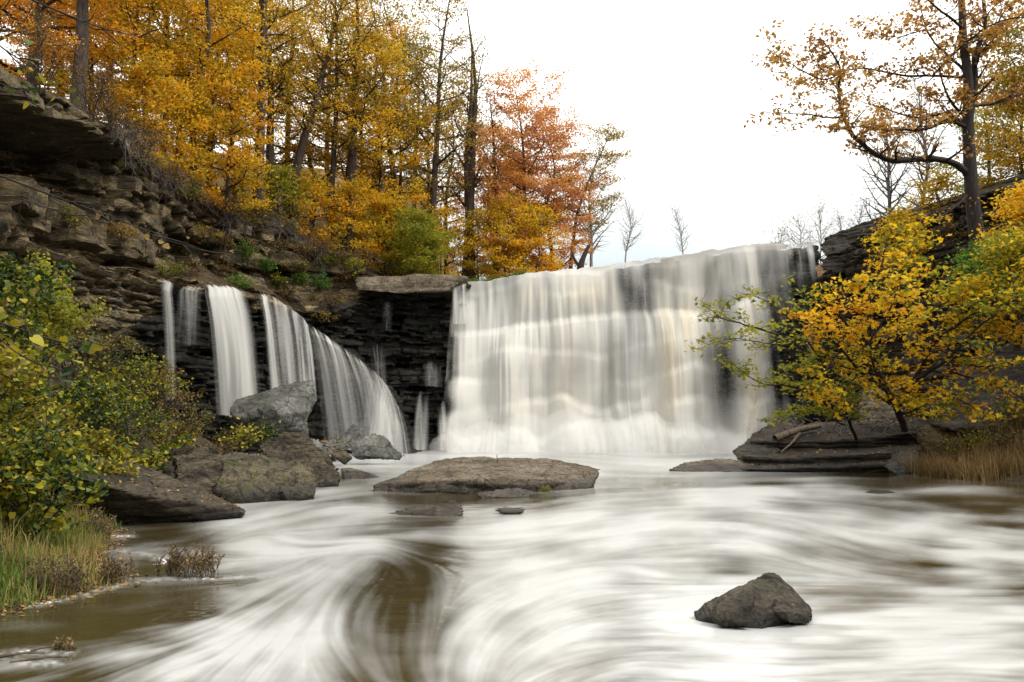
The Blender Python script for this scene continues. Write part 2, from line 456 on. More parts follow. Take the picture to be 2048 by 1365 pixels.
# ------------------------------------------------------------------ gorge walls
def block_disp(s, z, seed, thick=(0.22, 0.9), amp=0.3, ratio=2.2, groove=0.16, zmin=-1.5, zmax=16.0, fault=1.0, holes=0.12):
    """bedded rock: beds of uneven thickness, each broken into blocks that stand out or sit back"""
    rng = np.random.RandomState(seed)
    b = [zmin]
    while b[-1] < zmax:
        b.append(b[-1] + rng.uniform(*thick) * (0.5 if rng.rand() < 0.35 else 1.0))
    b = np.array(b)
    colm = np.floor(s / 3.1 + 0.6 * vnoise(s * .3, z * .35, 0, seed + 70)).astype(np.int64)
    zz = z + 0.55 * fault * (_h(colm, colm * 0, colm * 0, seed) - .5) + 0.10 * vnoise(s * 0.35, z * 0.3, 0, seed) + 0.035 * fbm(s * 1.7, z * 1.7, 0, seed + 5, 3)
    k = np.clip(np.searchsorted(b, zz) - 1, 0, len(b) - 2)
    th = b[k + 1] - b[k]
    fz = (zz - b[k]) / th
    L = np.clip(th * ratio, 0.35, 3.0) * (0.7 + 0.6 * _h(k, k * 0 + 3, k * 0, seed))
    q = s / L + 10 * _h(k, k * 0 + 7, k * 0, seed) + 0.25 * vnoise(s * 0.8 / L, k * 3.1, 0, seed + 2) + 0.1 * vnoise(z * 2.0, s * 2.0, 0, seed + 3)
    i = np.floor(q).astype(np.int64); f = q - i
    bed = 0.45 * (_h(k, k * 0 + 1, k * 0, seed) - 0.5)
    o = amp * (_h(i, k, k * 0 + 11, seed) - 0.5) * 1.7 + amp * bed
    o = o - 0.9 * amp * 2.0 * (_h(i, k, k * 0 + 31, seed) < holes)
    dz = np.minimum(fz, 1 - fz) * th
    ds = np.minimum(f, 1 - f) * L
    o = o - groove * (1 - sstep(0.0, 0.09, dz)) - groove * 0.9 * (1 - sstep(0.0, 0.08, ds)) * (_h(i, k, k * 0 + 5, seed) > 0.25)
    o = o + 0.10 * fbm(s * 1.3, z * 1.3, 0, seed + 8, 4) + 0.035 * fbm(s * 6, z * 6, 0, seed + 9, 3)
    o = o + amp * 0.35 * (_h(i, k, k * 0 + 21, seed) - 0.5) * (f - 0.5)
    return o

def resample(A, n):
    """A: list of m x c arrays -> smooth interpolation between the rows at n places"""
    A = np.asarray(A, float)
    m = len(A)
    t = np.linspace(0, m - 1, n)
    i = np.minimum(t.astype(int), m - 2)
    u = (t - i).reshape((-1,) + (1,) * (A.ndim - 1))
    return A[i] * (1 - u) + A[i + 1] * u

WALLS = {}
def wall(name, st, nu, nv, mat, seed, side=1.0, weights=None, lower=None, **kw):
    """st: (px, D, [(out, z), ...]); every station has the same number of profile points, foot first"""
    path = np.array([P(px, 845, D)[:2] for px, D, _ in st])
    prof = np.array([p for _, _, p in st], float)
    # station parameter by arc length
    seg = np.r_[0, np.cumsum(np.linalg.norm(np.diff(path, axis=0), axis=1))]
    s = np.linspace(0, seg[-1], nu)
    fine = spline(path, 400)
    fs = np.r_[0, np.cumsum(np.linalg.norm(np.diff(fine, axis=0), axis=1))]; fs *= seg[-1] / fs[-1]
    xy = np.stack([np.interp(s, fs, fine[:, 0]), np.interp(s, fs, fine[:, 1])], 1)
    tan = np.gradient(xy, axis=0)
    for _ in range(int(nu / 12)):
        tan[1:-1] = (tan[:-2] + tan[1:-1] * 2 + tan[2:]) / 4
    tan /= np.linalg.norm(tan, axis=1)[:, None]
    nrm = np.stack([tan[:, 1], -tan[:, 0]], 1) * side
    m = prof.shape[1]
    pr = np.stack([np.stack([np.interp(s, seg, prof[:, j, c]) for c in (0, 1)], -1) for j in range(m)], 1)   # nu, m, 2
    # wander of the profile
    pr[:, 1:, 0] += 0.28 * fbm(s[:, None] * 0.4, np.arange(1, m)[None] * 0.7, 0, seed + 40, 3)
    pr[:, 2:, 1] += 0.22 * fbm(s[:, None] * 0.6, np.arange(2, m)[None] * 0.35, 0, seed + 41, 3)
    d = np.linalg.norm(np.diff(pr, axis=1), axis=2).mean(0)
    tj = np.r_[0, np.cumsum(d)]
    t = np.linspace(0, tj[-1], nv)
    j = np.clip(np.searchsorted(tj, t, side='right') - 1, 0, m - 2)
    u = ((t - tj[j]) / (tj[j + 1] - tj[j]))[None, :, None]
    q = pr[:, j] * (1 - u) + pr[:, j + 1] * u
    S = np.repeat(s[:, None], nv, 1)
    o = block_disp(S, q[..., 1], seed, **kw)
    if lower is not None:
        lo = block_disp(S, q[..., 1], seed + 200, **lower)
        lm = (1 - sstep(tj[3] - .3, tj[3] + .1, t))[None, :]
        o = o * (1 - lm) + lo * lm
    if weights is not None:
        wz = np.interp(t, tj, weights)
        o = o * wz[None, :]
    off = q[..., 0] + o
    V = np.empty((nu, nv, 3))
    V[..., :2] = xy[:, None, :] + nrm[:, None, :] * off[..., None]
    V[..., 2] = q[..., 1] + 0.12 * fbm(V[..., 0] * 0.8, V[..., 1] * 0.8, q[..., 1] * 0.8, seed + 60, 4)
    WALLS[name] = V
    f = grid_faces(nu, nv)
    me = make_mesh(name, V.reshape(-1, 3), [f if side < 0 else f[:, ::-1]], mat, smooth=False)
    return me

#            foot        low        under      lip       shelf      blockfoot  blocktop   niche      nicheTop   roof       rim        back
LW = [
 (-420, 15, [(.4,-.6), (.1,.8),  (-.2,4.6), (.2,5.2), (-.3,5.4), (-.3,6.0), (-.2,7.6), (-.6,7.8), (-.6,9.2), (0,9.4),  (-.1,10.2), (-3,11)]),
 (-120, 20, [(.4,-.6), (.1,.8),  (-.2,6.4), (.2,7.0), (-.1,7.1), (-.1,7.4), (0,8.4),   (-1.2,8.6),(-1.6,10), (.6,10.3),(.5,11.0),  (-3,12)]),
 (40,  25.5,[(.4,-.6), (.1,.8),  (-.2,7.0), (.2,7.6), (-.1,7.7), (0,7.8),   (.1,9.2),  (-3.0,9.4),(-3.4,11), (1.6,11.2),(1.2,11.9), (-2.5,12.8)]),
 (150, 28.5,[(.4,-.6), (.1,.8),  (-.2,6.9), (.2,7.5), (-.3,7.6), (.25,7.8), (.3,9.5),  (-2.2,9.7),(-2.6,11.4),(1.1,11.6),(.8,12.3), (-2.5,13.2)]),
 (235, 31,  [(.4,-.6), (.1,.8),  (-.2,6.9), (.2,7.4), (-.9,7.6), (.3,7.9),  (.35,9.8), (-.2,9.9), (-.1,11.9),(.1,12.0),(-.2,13.0),(-3,13.8)]),
 (330, 33.5,[(.4,-.6), (.1,.8),  (-.2,6.8), (.4,7.4), (-.6,7.9), (-.8,8.8), (-.6,10.2),(-.9,10.3),(-.8,11.6),(-.7,11.8),(-1.4,12.6),(-4,13.6)]),
 (450, 36.5,[(.4,-.6), (.1,.8),  (-.2,7.0), (.5,7.7), (-1.3,8.7),(-2.0,9.6),(-1.7,10.7),(-2.1,10.8),(-2.1,11.3),(-1.9,11.5),(-2.6,12.2),(-5,13.2)]),
 (600, 40,  [(.6,-.6), (.2,.8),  (-.2,6.0), (.4,6.7), (-1.2,8.0),(-1.9,9.0),(-1.6,10.4),(-1.9,10.5),(-1.9,11.0),(-1.8,11.2),(-2.4,11.9),(-5,12.6)]),
 (690, 42,  [(.6,-.6), (.2,.8),  (-.2,6.8), (.4,7.6), (-.5,8.2), (-1.0,8.8),(-1.0,9.6),(-1.3,9.7),(-1.4,10.3),(-1.5,10.5),(-2.2,10.9),(-5,11.6)]),
 (745, 43,  [(.6,-.6), (.2,.8),  (-.3,7.6), (.1,8.4), (.05,8.5), (.35,8.6), (.4,9.35), (-.7,9.45),(-1.2,9.7),(-1.6,9.9),(-2.5,10.2),(-5,10.8)]),
 (850, 43.6,[(.6,-.6), (.2,.8),  (-.3,7.7), (.1,8.4), (.05,8.5), (.4,8.6),  (.4,9.4), (-.8,9.45),(-1.3,9.5),(-1.7,9.6),(-2.5,9.8),(-5,10.2)]),
 (915, 43.6,[(.6,-.6), (.2,.8),  (-.3,7.6), (.1,8.3), (.05,8.4), (.2,8.5), (.2,9.2), (-.7,9.25),(-1.3,9.3),(-1.7,9.35),(-2.5,9.4),(-5,9.5)]),
 (962, 44.2,[(.2,-.6), (-.2,.8), (-.6,7.2), (-.3,7.9), (-.35,8.0),(-.3,8.1),(-.3,8.7), (-.7,8.8),(-1.3,8.9),(-1.7,8.95),(-2.5,9.0),(-5,9.0)]),
]
me = wall('cliff', LW, 900, 300, M['cliff'], 3, 1.0,
          weights=[1, 1, 1, .9, .5, .9, 1, 1, 1, .8, .5, .2], lower=dict(thick=(.07, .34), amp=.34, ratio=4.5, groove=.09, holes=.05, fault=.25), thick=(0.35, 1.15), amp=0.6, ratio=1.25, holes=.13)
me.materials.append(M['cliff_wet']); me.materials.append(M['soil'])
Vw = WALLS['cliff']
cz = 0.25 * (Vw[:-1, :-1] + Vw[1:, :-1] + Vw[:-1, 1:] + Vw[1:, 1:])
nv = 300
cn = np.cross(Vw[1:, :-1] - Vw[:-1, :-1], Vw[:-1, 1:] - Vw[:-1, :-1])
cn /= np.linalg.norm(cn, axis=-1)[..., None] + 1e-9
tpar = np.linspace(0, 1, nv - 1)[None, :]
wetline = np.interp(cz[..., 0], [-18, -15.5, -14.6, -10.4, -7.5, -2], [3.0, 4.5, 7.2, 7.0, 8.6, 8.9])
wet = cz[..., 2] < wetline + 0.5 * fbm(cz[..., 0] * .7, cz[..., 2] * .7, 0, 77, 4)
soil = (np.abs(cn[..., 2]) > 0.55 + 0.25 * fbm(cz[..., 0], cz[..., 1], cz[..., 2], 12, 3)) & ~wet & (cz[..., 2] > 7.4)
mi = np.where(wet, 1, np.where(soil, 2, 0)).astype(np.int32)
me.polygons.foreach_set('material_index', mi.ravel())
tag(obj('cliff', me), kind='structure')

RW = [
 (1530, 43.5,[(.3,-.6),(.3,.6),(.3,3.0),(.3,5.0),(.2,6.0),(.2,7.0),(0,7.6),(-1,7.8),(-3,7.9)]),
 (1652, 40.6,[(.3,-.6),(.3,.6),(.2,4.0),(.2,7.0),(.1,7.6),(.2,8.2),(0,9.0),(-1,9.3),(-3,9.6)]),
 (1690, 39.2,[(.3,-.6),(.3,.6),(.3,4.2),(.3,7.0),(.2,7.8),(.3,8.6),(.1,9.8),(-1,10.2),(-3,10.8)]),
 (1740, 37,  [(1.2,-.6),(1.0,.6),(.6,4.0),(.4,7.0),(.1,8.2),(0,9.2),(-.2,10.4),(-1,10.9),(-3,11.6)]),
 (1830, 34,  [(2.5,-.6),(2.2,.6),(1.2,3.5),(.5,6.2),(0,7.6),(-.3,9.0),(-.6,10.3),(-1.4,10.9),(-4,11.8)]),
 (1960, 31,  [(3.0,-.6),(2.6,.6),(1.6,3.2),(.8,5.2),(.3,7.0),(-.4,8.6),(-1,10.4),(-2,11.2),(-5,12.4)]),
 (2100, 28,  [(3.4,-.6),(2.8,.6),(1.6,3.0),(.8,5.0),(0,7.2),(-.8,9.2),(-1.4,10.8),(-2.6,11.8),(-6,13)]),
 (2350, 23,  [(3.4,-.6),(2.6,.6),(1.4,3.0),(.6,5.0),(0,7.2),(-.8,9.2),(-1.4,10.6),(-2.6,11.4),(-6,12.6)]),
 (2900, 16,  [(3.4,-.6),(2.6,.6),(1.4,3.0),(.6,5.0),(0,7.2),(-.8,9.0),(-1.4,10.0),(-2.6,10.6),(-6,12)]),
]
me = wall('right_cliff', RW, 520, 240, M['dark'], 9, 1.0, thick=(0.12, 0.5), amp=0.35, weights=[1, .8, 1, 1, 1, 1, .7, .4, .2])
me.materials.append(M['soil'])
Vr = WALLS['right_cliff']
cn = np.cross(Vr[1:, :-1] - Vr[:-1, :-1], Vr[:-1, 1:] - Vr[:-1, :-1]); cn /= np.linalg.norm(cn, axis=-1)[..., None] + 1e-9
cz = Vr[:-1, :-1]
mi = ((np.abs(cn[..., 2]) > 0.62 + 0.2 * fbm(cz[..., 0], cz[..., 1], cz[..., 2], 13, 3)) & (cz[..., 2] > 1)).astype(np.int32)
me.polygons.foreach_set('material_index', mi.ravel())
tag(obj('cliff', me), kind='structure')

# ------------------------------------------------------------------ main fall: rock steps and the sheet of water over them
UPX = np.array([905, 1000, 1150, 1300, 1400, 1500, 1580, 1655.])
LIP = np.array([P(a, b, c) for a, b, c in zip(UPX, [566, 555, 541, 521, 505, 491, 484, 478], [44.2, 44.2, 44, 43.5, 42.8, 41.8, 41, 40.2])])
BPX = np.array([878, 985, 1140, 1280, 1375, 1450, 1520, 1590.])
BAS = np.array([P(a, 905, c) for a, c in zip(BPX, [40.6, 40.5, 40.2, 39.6, 39.2, 38.8, 38.4, 38.0])]); BAS[:, 2] = -0.15

def fall_surface(nu, nv, soft, seed=21):
    """points of the stepped face: soft=0 rock, soft=1 the water leaping clear of the steps"""
    lip, bas = spline(LIP, nu), spline(BAS, nu)
    u = np.linspace(0, 1, nu)[:, None]
    x = lip[:, 0:1]
    w = np.linspace(0, 1, nv)[None, :]
    v = np.where(w < 0.12, 0, (w - 0.12) / 0.88)         # 0 on the lip shelf, then down the face
    # ledges: (height fraction from the top, share of the forward travel, grain along the ledge); each comes and goes along the face
    led = [(0.06, .10, 1.1), (0.17, .06, .8), (0.29 + 0.07 * (1 - u), .24, 0.5), (0.47, .08, .7), (0.63, .12, .9), (0.78, .16, 1.2), (0.90, .22, 1.5)]
    off = 0
    for k, (h, sh, fr) in enumerate(led):
        hh = h + 0.09 * fbm(x * 0.35 * fr, k * 3.3, 0, seed + k, 3)
        shk = sh * np.clip(1 + 1.6 * fbm(x * 0.42 * fr, k * 1.7, 0, seed + 30 + k, 2), .0, 2.2)
        if soft:
            e = np.clip((v - hh + 0.06) / 0.28, 0, 1)
            off = off + shk * (1 - (1 - e) ** 2.4) * sstep(0, .22, e)
        else:
            off = off + shk * np.clip((v - hh) / 0.012, 0, 1)
    off = off / np.maximum(off[:, -1:], .2) * (0.9 + 0.12 * vnoise(x * .6, 0, 0, seed + 60))
    fwd = off
    back = np.where(w < 0.12, (0.12 - w) / 0.12, 0)
    Pt = np.empty((nu, nv, 3))
    Pt[..., 0] = lip[:, 0:1] * (1 - np.clip(fwd, 0, 1.2)) + bas[:, 0:1] * np.clip(fwd, 0, 1.2)
    Pt[..., 1] = lip[:, 1:2] * (1 - fwd) + bas[:, 1:2] * fwd + back * 2.2
    Pt[..., 2] = lip[:, 2:3] * (1 - v) + bas[:, 2:3] * v + 0.10 * back * (1 if soft else 0.5)
    Pt[..., 2] += (0.16 * fbm(x * .55, 0, 0, 71, 2) + 0.09 * fbm(x * 2.2, 0, 0, 72, 2)) * np.clip(1 - v, 0, 1) ** 5
    return Pt, u, v, w

rk, u, v, w = fall_surface(420, 240, 0)
rk[..., 1] += 1.05 - 0.45 * block_disp(rk[..., 0] + 0 * v, rk[..., 2], 31, thick=(0.12, 0.45), amp=0.5, ratio=3.5, groove=.08, fault=.2, holes=.04)
rk[..., 2] -= 0.10
me = make_mesh('fall_rock', rk.reshape(-1, 3), [grid_faces(420, 240)], M['cliff_wet'], smooth=False)
tag(obj('cliff', me), kind='structure')

def streaks(xx, v, seed, fx=(1.2, 4.0, 11.0), gain=(1, .7, .5), fv=0.5):
    s, t = 0, 0
    for k, (f, g) in enumerate(zip(fx, gain)):
        s = s + g * vnoise(xx * f, v * fv * (1 + k), k * 5.1, seed + k); t += g
    return s / t

def to_px(Pt):
    """photo pixel of world points"""
    dx, dy, dz = Pt[..., 0], Pt[..., 1], Pt[..., 2] - CAMZ
    fw = dy * _ct + dz * _st
    up = -dy * _st + dz * _ct
    return 1024 + F * dx / fw, 682.5 - F * up / fw

# how thick the sheet is: thin places seen on the real fall, located on its face (px, py, rx, ry, how thin)
THIN = [(1268, 585, 32, 42, .85), (1310, 570, 22, 40, .55), (1225, 560, 15, 30, .35), (1170, 620, 40, 25, .3), (1165, 745, 26, 60, .55), (1232, 740, 26, 80, .6),
        (1290, 720, 15, 60, .35), (1100, 740, 16, 70, .3), (1010, 735, 14, 60, .2), (1430, 560, 14, 80, .55), (1435, 740, 42, 120, 1.0), (1450, 640, 28, 60, .6), (1400, 800, 18, 80, .5), (1470, 830, 22, 60, .7),
        (1545, 560, 20, 50, .55), (1565, 690, 48, 150, .95), (1600, 540, 18, 35, .6), (1625, 600, 30, 70, .8), (1640, 520, 14, 40, .6), (1580, 500, 14, 14, .4),
        (1195, 830, 30, 50, .35), (1270, 830, 25, 40, .3), (1360, 610, 10, 60, .3), (1490, 560, 9, 60, .35), (935, 590, 18, 22, .5), (910, 640, 16, 50, .5), (905, 830, 30, 40, .35), (1525, 880, 40, 30, .6), (1420, 880, 30, 25, .5)]
SILT = [(1340, 740, 30, 180, .7), (1370, 650, 22, 60, .6), (1180, 590, 60, 30, .5), (1330, 540, 30, 40, .7), (1060, 590, 60, 25, .4), (1130, 780, 60, 120, .35), (1505, 800, 14, 150, .8), (1050, 850, 60, 60, .3)]
NU, NV = 760, 300
for layer, (push, dmul, sd) in enumerate([(0.10, 1.0, 51), (0.34, 0.5, 57)]):
    pt, u, v, w = fall_surface(NU, NV, 1)
    pt[..., 1] -= push * (0.35 + 0.65 * sstep(0.1, .35, w))
    pxx, pyy = to_px(pt)
    xx = pt[..., 0] + 0.25 * fbm(pt[..., 0] * .5, v * 1.5, 0, sd + 9, 2)
    cal = sstep(-.3, .4, fbm(xx * .35, v * 1.3, 0, sd + 77, 2))          # calm glassy stretches and combed ones
    st = streaks(xx, v, sd, (0.6, 1.5, 4.2), (.8, 1, .8), 1.0) * (.65 + .7 * cal)
    st2 = streaks(xx, v, sd + 20, (4.0, 9.0, 20.0), (1, .6, .3), .9) * (.25 + 1.1 * cal)
    puff = fbm(pt[..., 0] * .9, pt[..., 2] * .9, 0, sd + 40, 3)
    thin = np.zeros_like(pxx)
    for (cx, cy, rx, ry, a) in THIN:
        wob = 10 * fbm(pyy * .02, cx, 0, 5, 2) + 14 * vnoise(pxx * .03, cy, 0, 6)
        thin = np.maximum(thin, (a if cx > 1380 else .8 * a) * np.exp(-((pxx - cx + wob) / rx) ** 2 - ((pyy - cy + wob) / (1.25 * ry)) ** 2))
    d = 1.0 - .04 * sstep(.04, .10, v) * (1 - sstep(.24, .34, v)) + 0.34 * st + 0.09 * st2 - 1.0 * thin * (1 + 0.35 * st2 + .25 * st) - 0.16 * np.clip(-st - .1, 0, 1) * (1 - sstep(.3, .5, v))
    base = sstep(0.70, 0.98, v)
    d = d + 0.15 * base + .12 * puff * base
    edge = sstep(0, 0.04, u + 0.025 * st2 + .02 * puff) * sstep(0, 0.06, 1 - u + 0.04 * st2)
    right = sstep(0.78, 0.98, u)
    d = d - right * (0.60 - 0.9 * np.clip(st2 + .15, 0, 1) - 0.5 * np.clip(st, 0, 1))
    d = np.clip(d, 0, 1) * edge * dmul
    if layer == 1:
        d = np.clip(d * (0.5 + 1.3 * np.clip(st, -0.4, 1) + .8 * puff * base), 0, 0.7) * (0.45 + 0.55 * base) * sstep(0.1, 0.3, w)
    d = d * (0.75 + 0.25 * sstep(0.0, 0.10, w))
    silt = np.zeros_like(pxx)
    for (cx, cy, rx, ry, a) in SILT:
        silt = np.maximum(silt, a * np.exp(-((pxx - cx) / rx) ** 2 - ((pyy - cy) / ry) ** 2))
    silt = np.clip(silt * (0.7 + 0.5 * st) + 0.15 + 0.2 * st, 0, 1) * (1 - .6 * base)
    pt[..., 1] -= (0.26 * st + 0.05 * st2 + .15 * puff * (.2 + base)) * sstep(0.12, .3, w)
    pt[..., 2] += 0.03 * st2 * (w < 0.12)
    me = make_mesh('sheet', pt.reshape(-1, 3), [grid_faces(NU, NV)], M['veil'], {'dens': d, 'silt': silt})
    if layer == 0:
        main_fall = tag(obj('waterfall', me), 'wide milky white main waterfall pouring over the full ledge between the gorge walls', 'waterfall')
    else:
        obj('spray_curtain', me, main_fall)

def veil(name, top, bot, label, nu, nv, seed, curve=0.55, dens=0.8, cover=0.0, fine=1.0, group=None, edge=0.12, silt=.05, bow=0.0, fade=0.0, head=.03):
    """a stream that leaves the line `top` and lands on the line `bot` (lists of px, py, D)"""
    a = spline([P(*q) for q in top], nu); b = spline([P(*q) for q in bot], nu)
    u = np.linspace(0, 1, nu)[:, None]; v = np.linspace(0, 1, nv)[None, :]
    h = v ** curve
    pt = np.empty((nu, nv, 3))
    for c in (0, 1):
        pt[..., c] = a[:, c:c + 1] * (1 - h) + b[:, c:c + 1] * h
    pt[..., 2] = a[:, 2:3] * (1 - v) + b[:, 2:3] * v
    L = np.linalg.norm(a[-1] - a[0]) + 1e-6
    xx = u * L * fine
    st = streaks(xx + .1 * vnoise(v * 2, xx, 0, seed), v, seed, (1.4, 3.6, 8), (1, .9, .5), .6)
    st2 = streaks(xx, v, seed + 7, (8, 17), (1, .4), .5)
    d = dens * np.clip(cover + 0.56 + 0.8 * st + 0.10 * st2, 0, 1)
    d = d * sstep(0, edge, u + 0.04 * st2) * sstep(0, edge, 1 - u + 0.04 * st2) * sstep(0, head, v + (.02 + .3 * (head - .03)) * st2 + .3 * (head - .03) * st)
    d = d * (1 - fade * v)
    pt[..., 1] -= .38 * sstep(0, .12, v) + 0.08 * st + bow * np.sin(np.pi * u)
    me = make_mesh(name, pt.reshape(-1, 3), [grid_faces(nu, nv)], M['veil'], {'dens': np.clip(d, 0, 1), 'silt': silt + 0 * d})
    o = tag(obj(name, me), label, 'waterfall', group)
    if L > 1.2:                                   # the finer water thrown off in front of it
        p2 = pt.copy(); p2[..., 1] -= .22 + .1 * v
        d2 = .26 * np.clip(.55 + .9 * streaks(xx, v, seed + 60, (.9, 2.2), (1, .6), .5), 0, 1) * sstep(0, .25, u) * sstep(0, .25, 1 - u) * sstep(.02, .3, v) * (1 - fade * v) * min(1, dens + .1)
        obj('spray_curtain', make_mesh('spray', p2.reshape(-1, 3), [grid_faces(nu, nv)], M['veil'], {'dens': d2, 'silt': silt + 0 * d2}), o)
    return o

G = 'small side falls along the dark wet ledge'
veil('waterfall', [(312, 553, 32.6), (345, 566, 32.9)], [(338, 800, 32.0), (362, 800, 32.2)], 'thin single thread of water, first side fall from the left-hand bank', 30, 120, 101, .4, .65, .25, 2, G, .45)
veil('waterfall', [(360, 572, 33.3), (410, 575, 34.3)], [(362, 700, 32.8), (408, 690, 33.8)], 'faint trickles on the dark ledge beside the single thread', 60, 100, 102, .5, .4, -.25, 3, G, .2, fade=.7)
veil('waterfall', [(400, 570, 34.2), (440, 570, 34.9), (480, 580, 35.6)], [(440, 830, 33.6), (490, 830, 34.2), (530, 800, 34.8)], 'broad bright side fall dropping behind the pale tilted boulder', 140, 160, 103, .42, .9, .06, 1.3, G, .16, fade=.15)
veil('waterfall', [(508, 590, 36.2), (535, 590, 36.9), (575, 616, 37.9)], [(545, 810, 35.4), (572, 800, 36.0), (605, 790, 36.8)], 'tapering side fall between the broad one and the fanning one', 120, 160, 104, .42, .75, -.05, 1.5, G, .2, fade=.15)
veil('waterfall', [(575, 615, 38.0), (600, 632, 38.6), (612, 650, 38.9)], [(600, 770, 37.0), (622, 780, 37.5), (640, 800, 37.8)], 'narrow pale veil at the top corner of the fanning fall', 70, 140, 105, .45, .65, .0, 2, G, .2)
# the fan: leaves a sloping crest, falls forward and to the left of it
crest = [(597, 640, 38.9), (622, 655, 38.7), (655, 677, 38.4), (692, 703, 38.1), (730, 730, 37.8), (762, 762, 37.5), (790, 812, 37.2)]
foot = [(650, 890, 37.4), (683, 896, 37.0), (716, 902, 36.7), (748, 906, 36.5), (780, 908, 36.4), (804, 910, 36.4), (826, 912, 36.4)]
veil('waterfall', crest, foot, 'fanning white fall that slides off a sloping buttress toward the main fall', 220, 170, 106, .45, .88, -.04, .95, G, .10, bow=.2, head=.10, fade=.2)
veil('waterfall', [(745, 735, 37.4), (768, 765, 37.1), (790, 800, 36.9), (806, 850, 36.7)], [(715, 906, 35.9), (750, 908, 35.8), (785, 908, 35.8), (825, 910, 35.8)], 'soft white foot of the fanning fall spilling over low steps', 110, 110, 107, .6, .6, .15, 1.0, G, .45, bow=.25, head=.4)
veil('waterfall', [(836, 782, 42.2), (862, 785, 42.2)], [(824, 900, 39.8), (862, 900, 39.8)], 'wider of the two trickle ladders on the black rock left of the main fall', 90, 140, 108, .7, .65, -.1, 1.6, G, .4, head=.5)
veil('waterfall', [(876, 800, 42.0), (896, 803, 42.0)], [(874, 900, 39.8), (906, 902, 39.8)], 'narrower trickle ladder right next to the main fall', 80, 140, 114, .7, .6, -.1, 1.8, G, .4, head=.5)
veil('waterfall', [(852, 722, 42.8), (884, 724, 42.8)], [(846, 772, 42.0), (890, 776, 42.0)], 'faint threads high on the black rock left of the main fall', 110, 80, 109, .7, .42, -.2, 2.0, G, .45, head=.4, fade=.5)
veil('waterfall', [(905, 572, 43.0), (932, 566, 42.8)], [(905, 650, 42.4), (940, 650, 42.2)], 'little stepped spill at the top left corner of the main fall', 60, 80, 110, .6, .85, .1, 2.0, G, .2)
veil('waterfall', [(764, 600, 43.1), (790, 598, 43.1)], [(764, 660, 42.8), (788, 665, 42.8)], 'two short drips below the flat grey ledge block', 60, 80, 111, .6, .35, -.25, 4.0, G, .45, fade=.6, head=.3)
veil('waterfall', [(738, 690, 42.6), (775, 690, 42.6)], [(745, 790, 41.5), (782, 800, 41.5)], 'misty trickle between the fanning fall and the ladder of trickles', 60, 80, 112, .6, .3, -.2, 3.0, G, .45, head=.4)
veil('waterfall', [(236, 588, 31.4), (256, 588, 31.8)], [(238, 632, 31.2), (256, 632, 31.6)], 'tiny forked drip above the brown bank shrubs', 40, 60, 113, .6, .55, -.1, 5.0, G, .25, fade=.4)

# ------------------------------------------------------------------ river water with its drawn-out foam, some of it painted sky reflection
FLOW = [
 [(2200, 1085), (1800, 1040), (1550, 1008), (1300, 1005), (1100, 1020)],
 [(2200, 1140), (1850, 1122), (1650, 1075), (1500, 1038), (1280, 1048)],
 [(1950, 1150), (1720, 1140), (1560, 1092), (1400, 1060), (1200, 1075)],
 [(1000, 935), (1500, 945), (2200, 950)], [(1200, 975), (1700, 985), (2200, 990)],
 [(1480, 1080), (1300, 1095), (1150, 1130), (1010, 1190), (910, 1260), (880, 1400)],
 [(1300, 1150), (1180, 1128), (1060, 1160), (970, 1250), (940, 1400)],
 [(1250, 1175), (1130, 1180), (1030, 1240), (985, 1320), (960, 1420)],
 [(740, 995), (600, 1022), (470, 1062), (430, 1095), (560, 1112), (720, 1105), (890, 1118)],
 [(860, 1020), (700, 1035), (560, 1062), (620, 1085), (760, 1080), (880, 1112)],
 [(585, 1135), (490, 1195), (340, 1275), (100, 1350)], [(640, 1120), (560, 1185), (440, 1265), (260, 1365)],
 [(690, 1120), (600, 1200), (520, 1300), (440, 1420)],
 [(735, 1125), (690, 1200), (680, 1290), (760, 1420)],
 [(800, 1110), (840, 1150), (855, 1230), (850, 1330), (880, 1420)],
 [(-300, 1190), (200, 1172), (430, 1160), (600, 1150)],
 [(-300, 1290), (0, 1290), (250, 1265), (400, 1230)],
 [(1350, 1258), (1550, 1270), (2200, 1285)], [(1330, 1345), (1600, 1350), (2200, 1360)], [(1000, 1420), (1090, 1345), (1210, 1300), (1360, 1280)], [(1040, 1300), (1110, 1240), (1230, 1210), (1380, 1200)],
 [(640, 1005), (900, 1025), (1250, 1000)], [(300, 1055), (500, 1030), (700, 990)], [(600, 950), (800, 930), (1100, 925)],
 [(1500, 1190), (1800, 1175), (2200, 1170)], [(450, 900), (800, 908), (1500, 912), (2200, 920)],
]
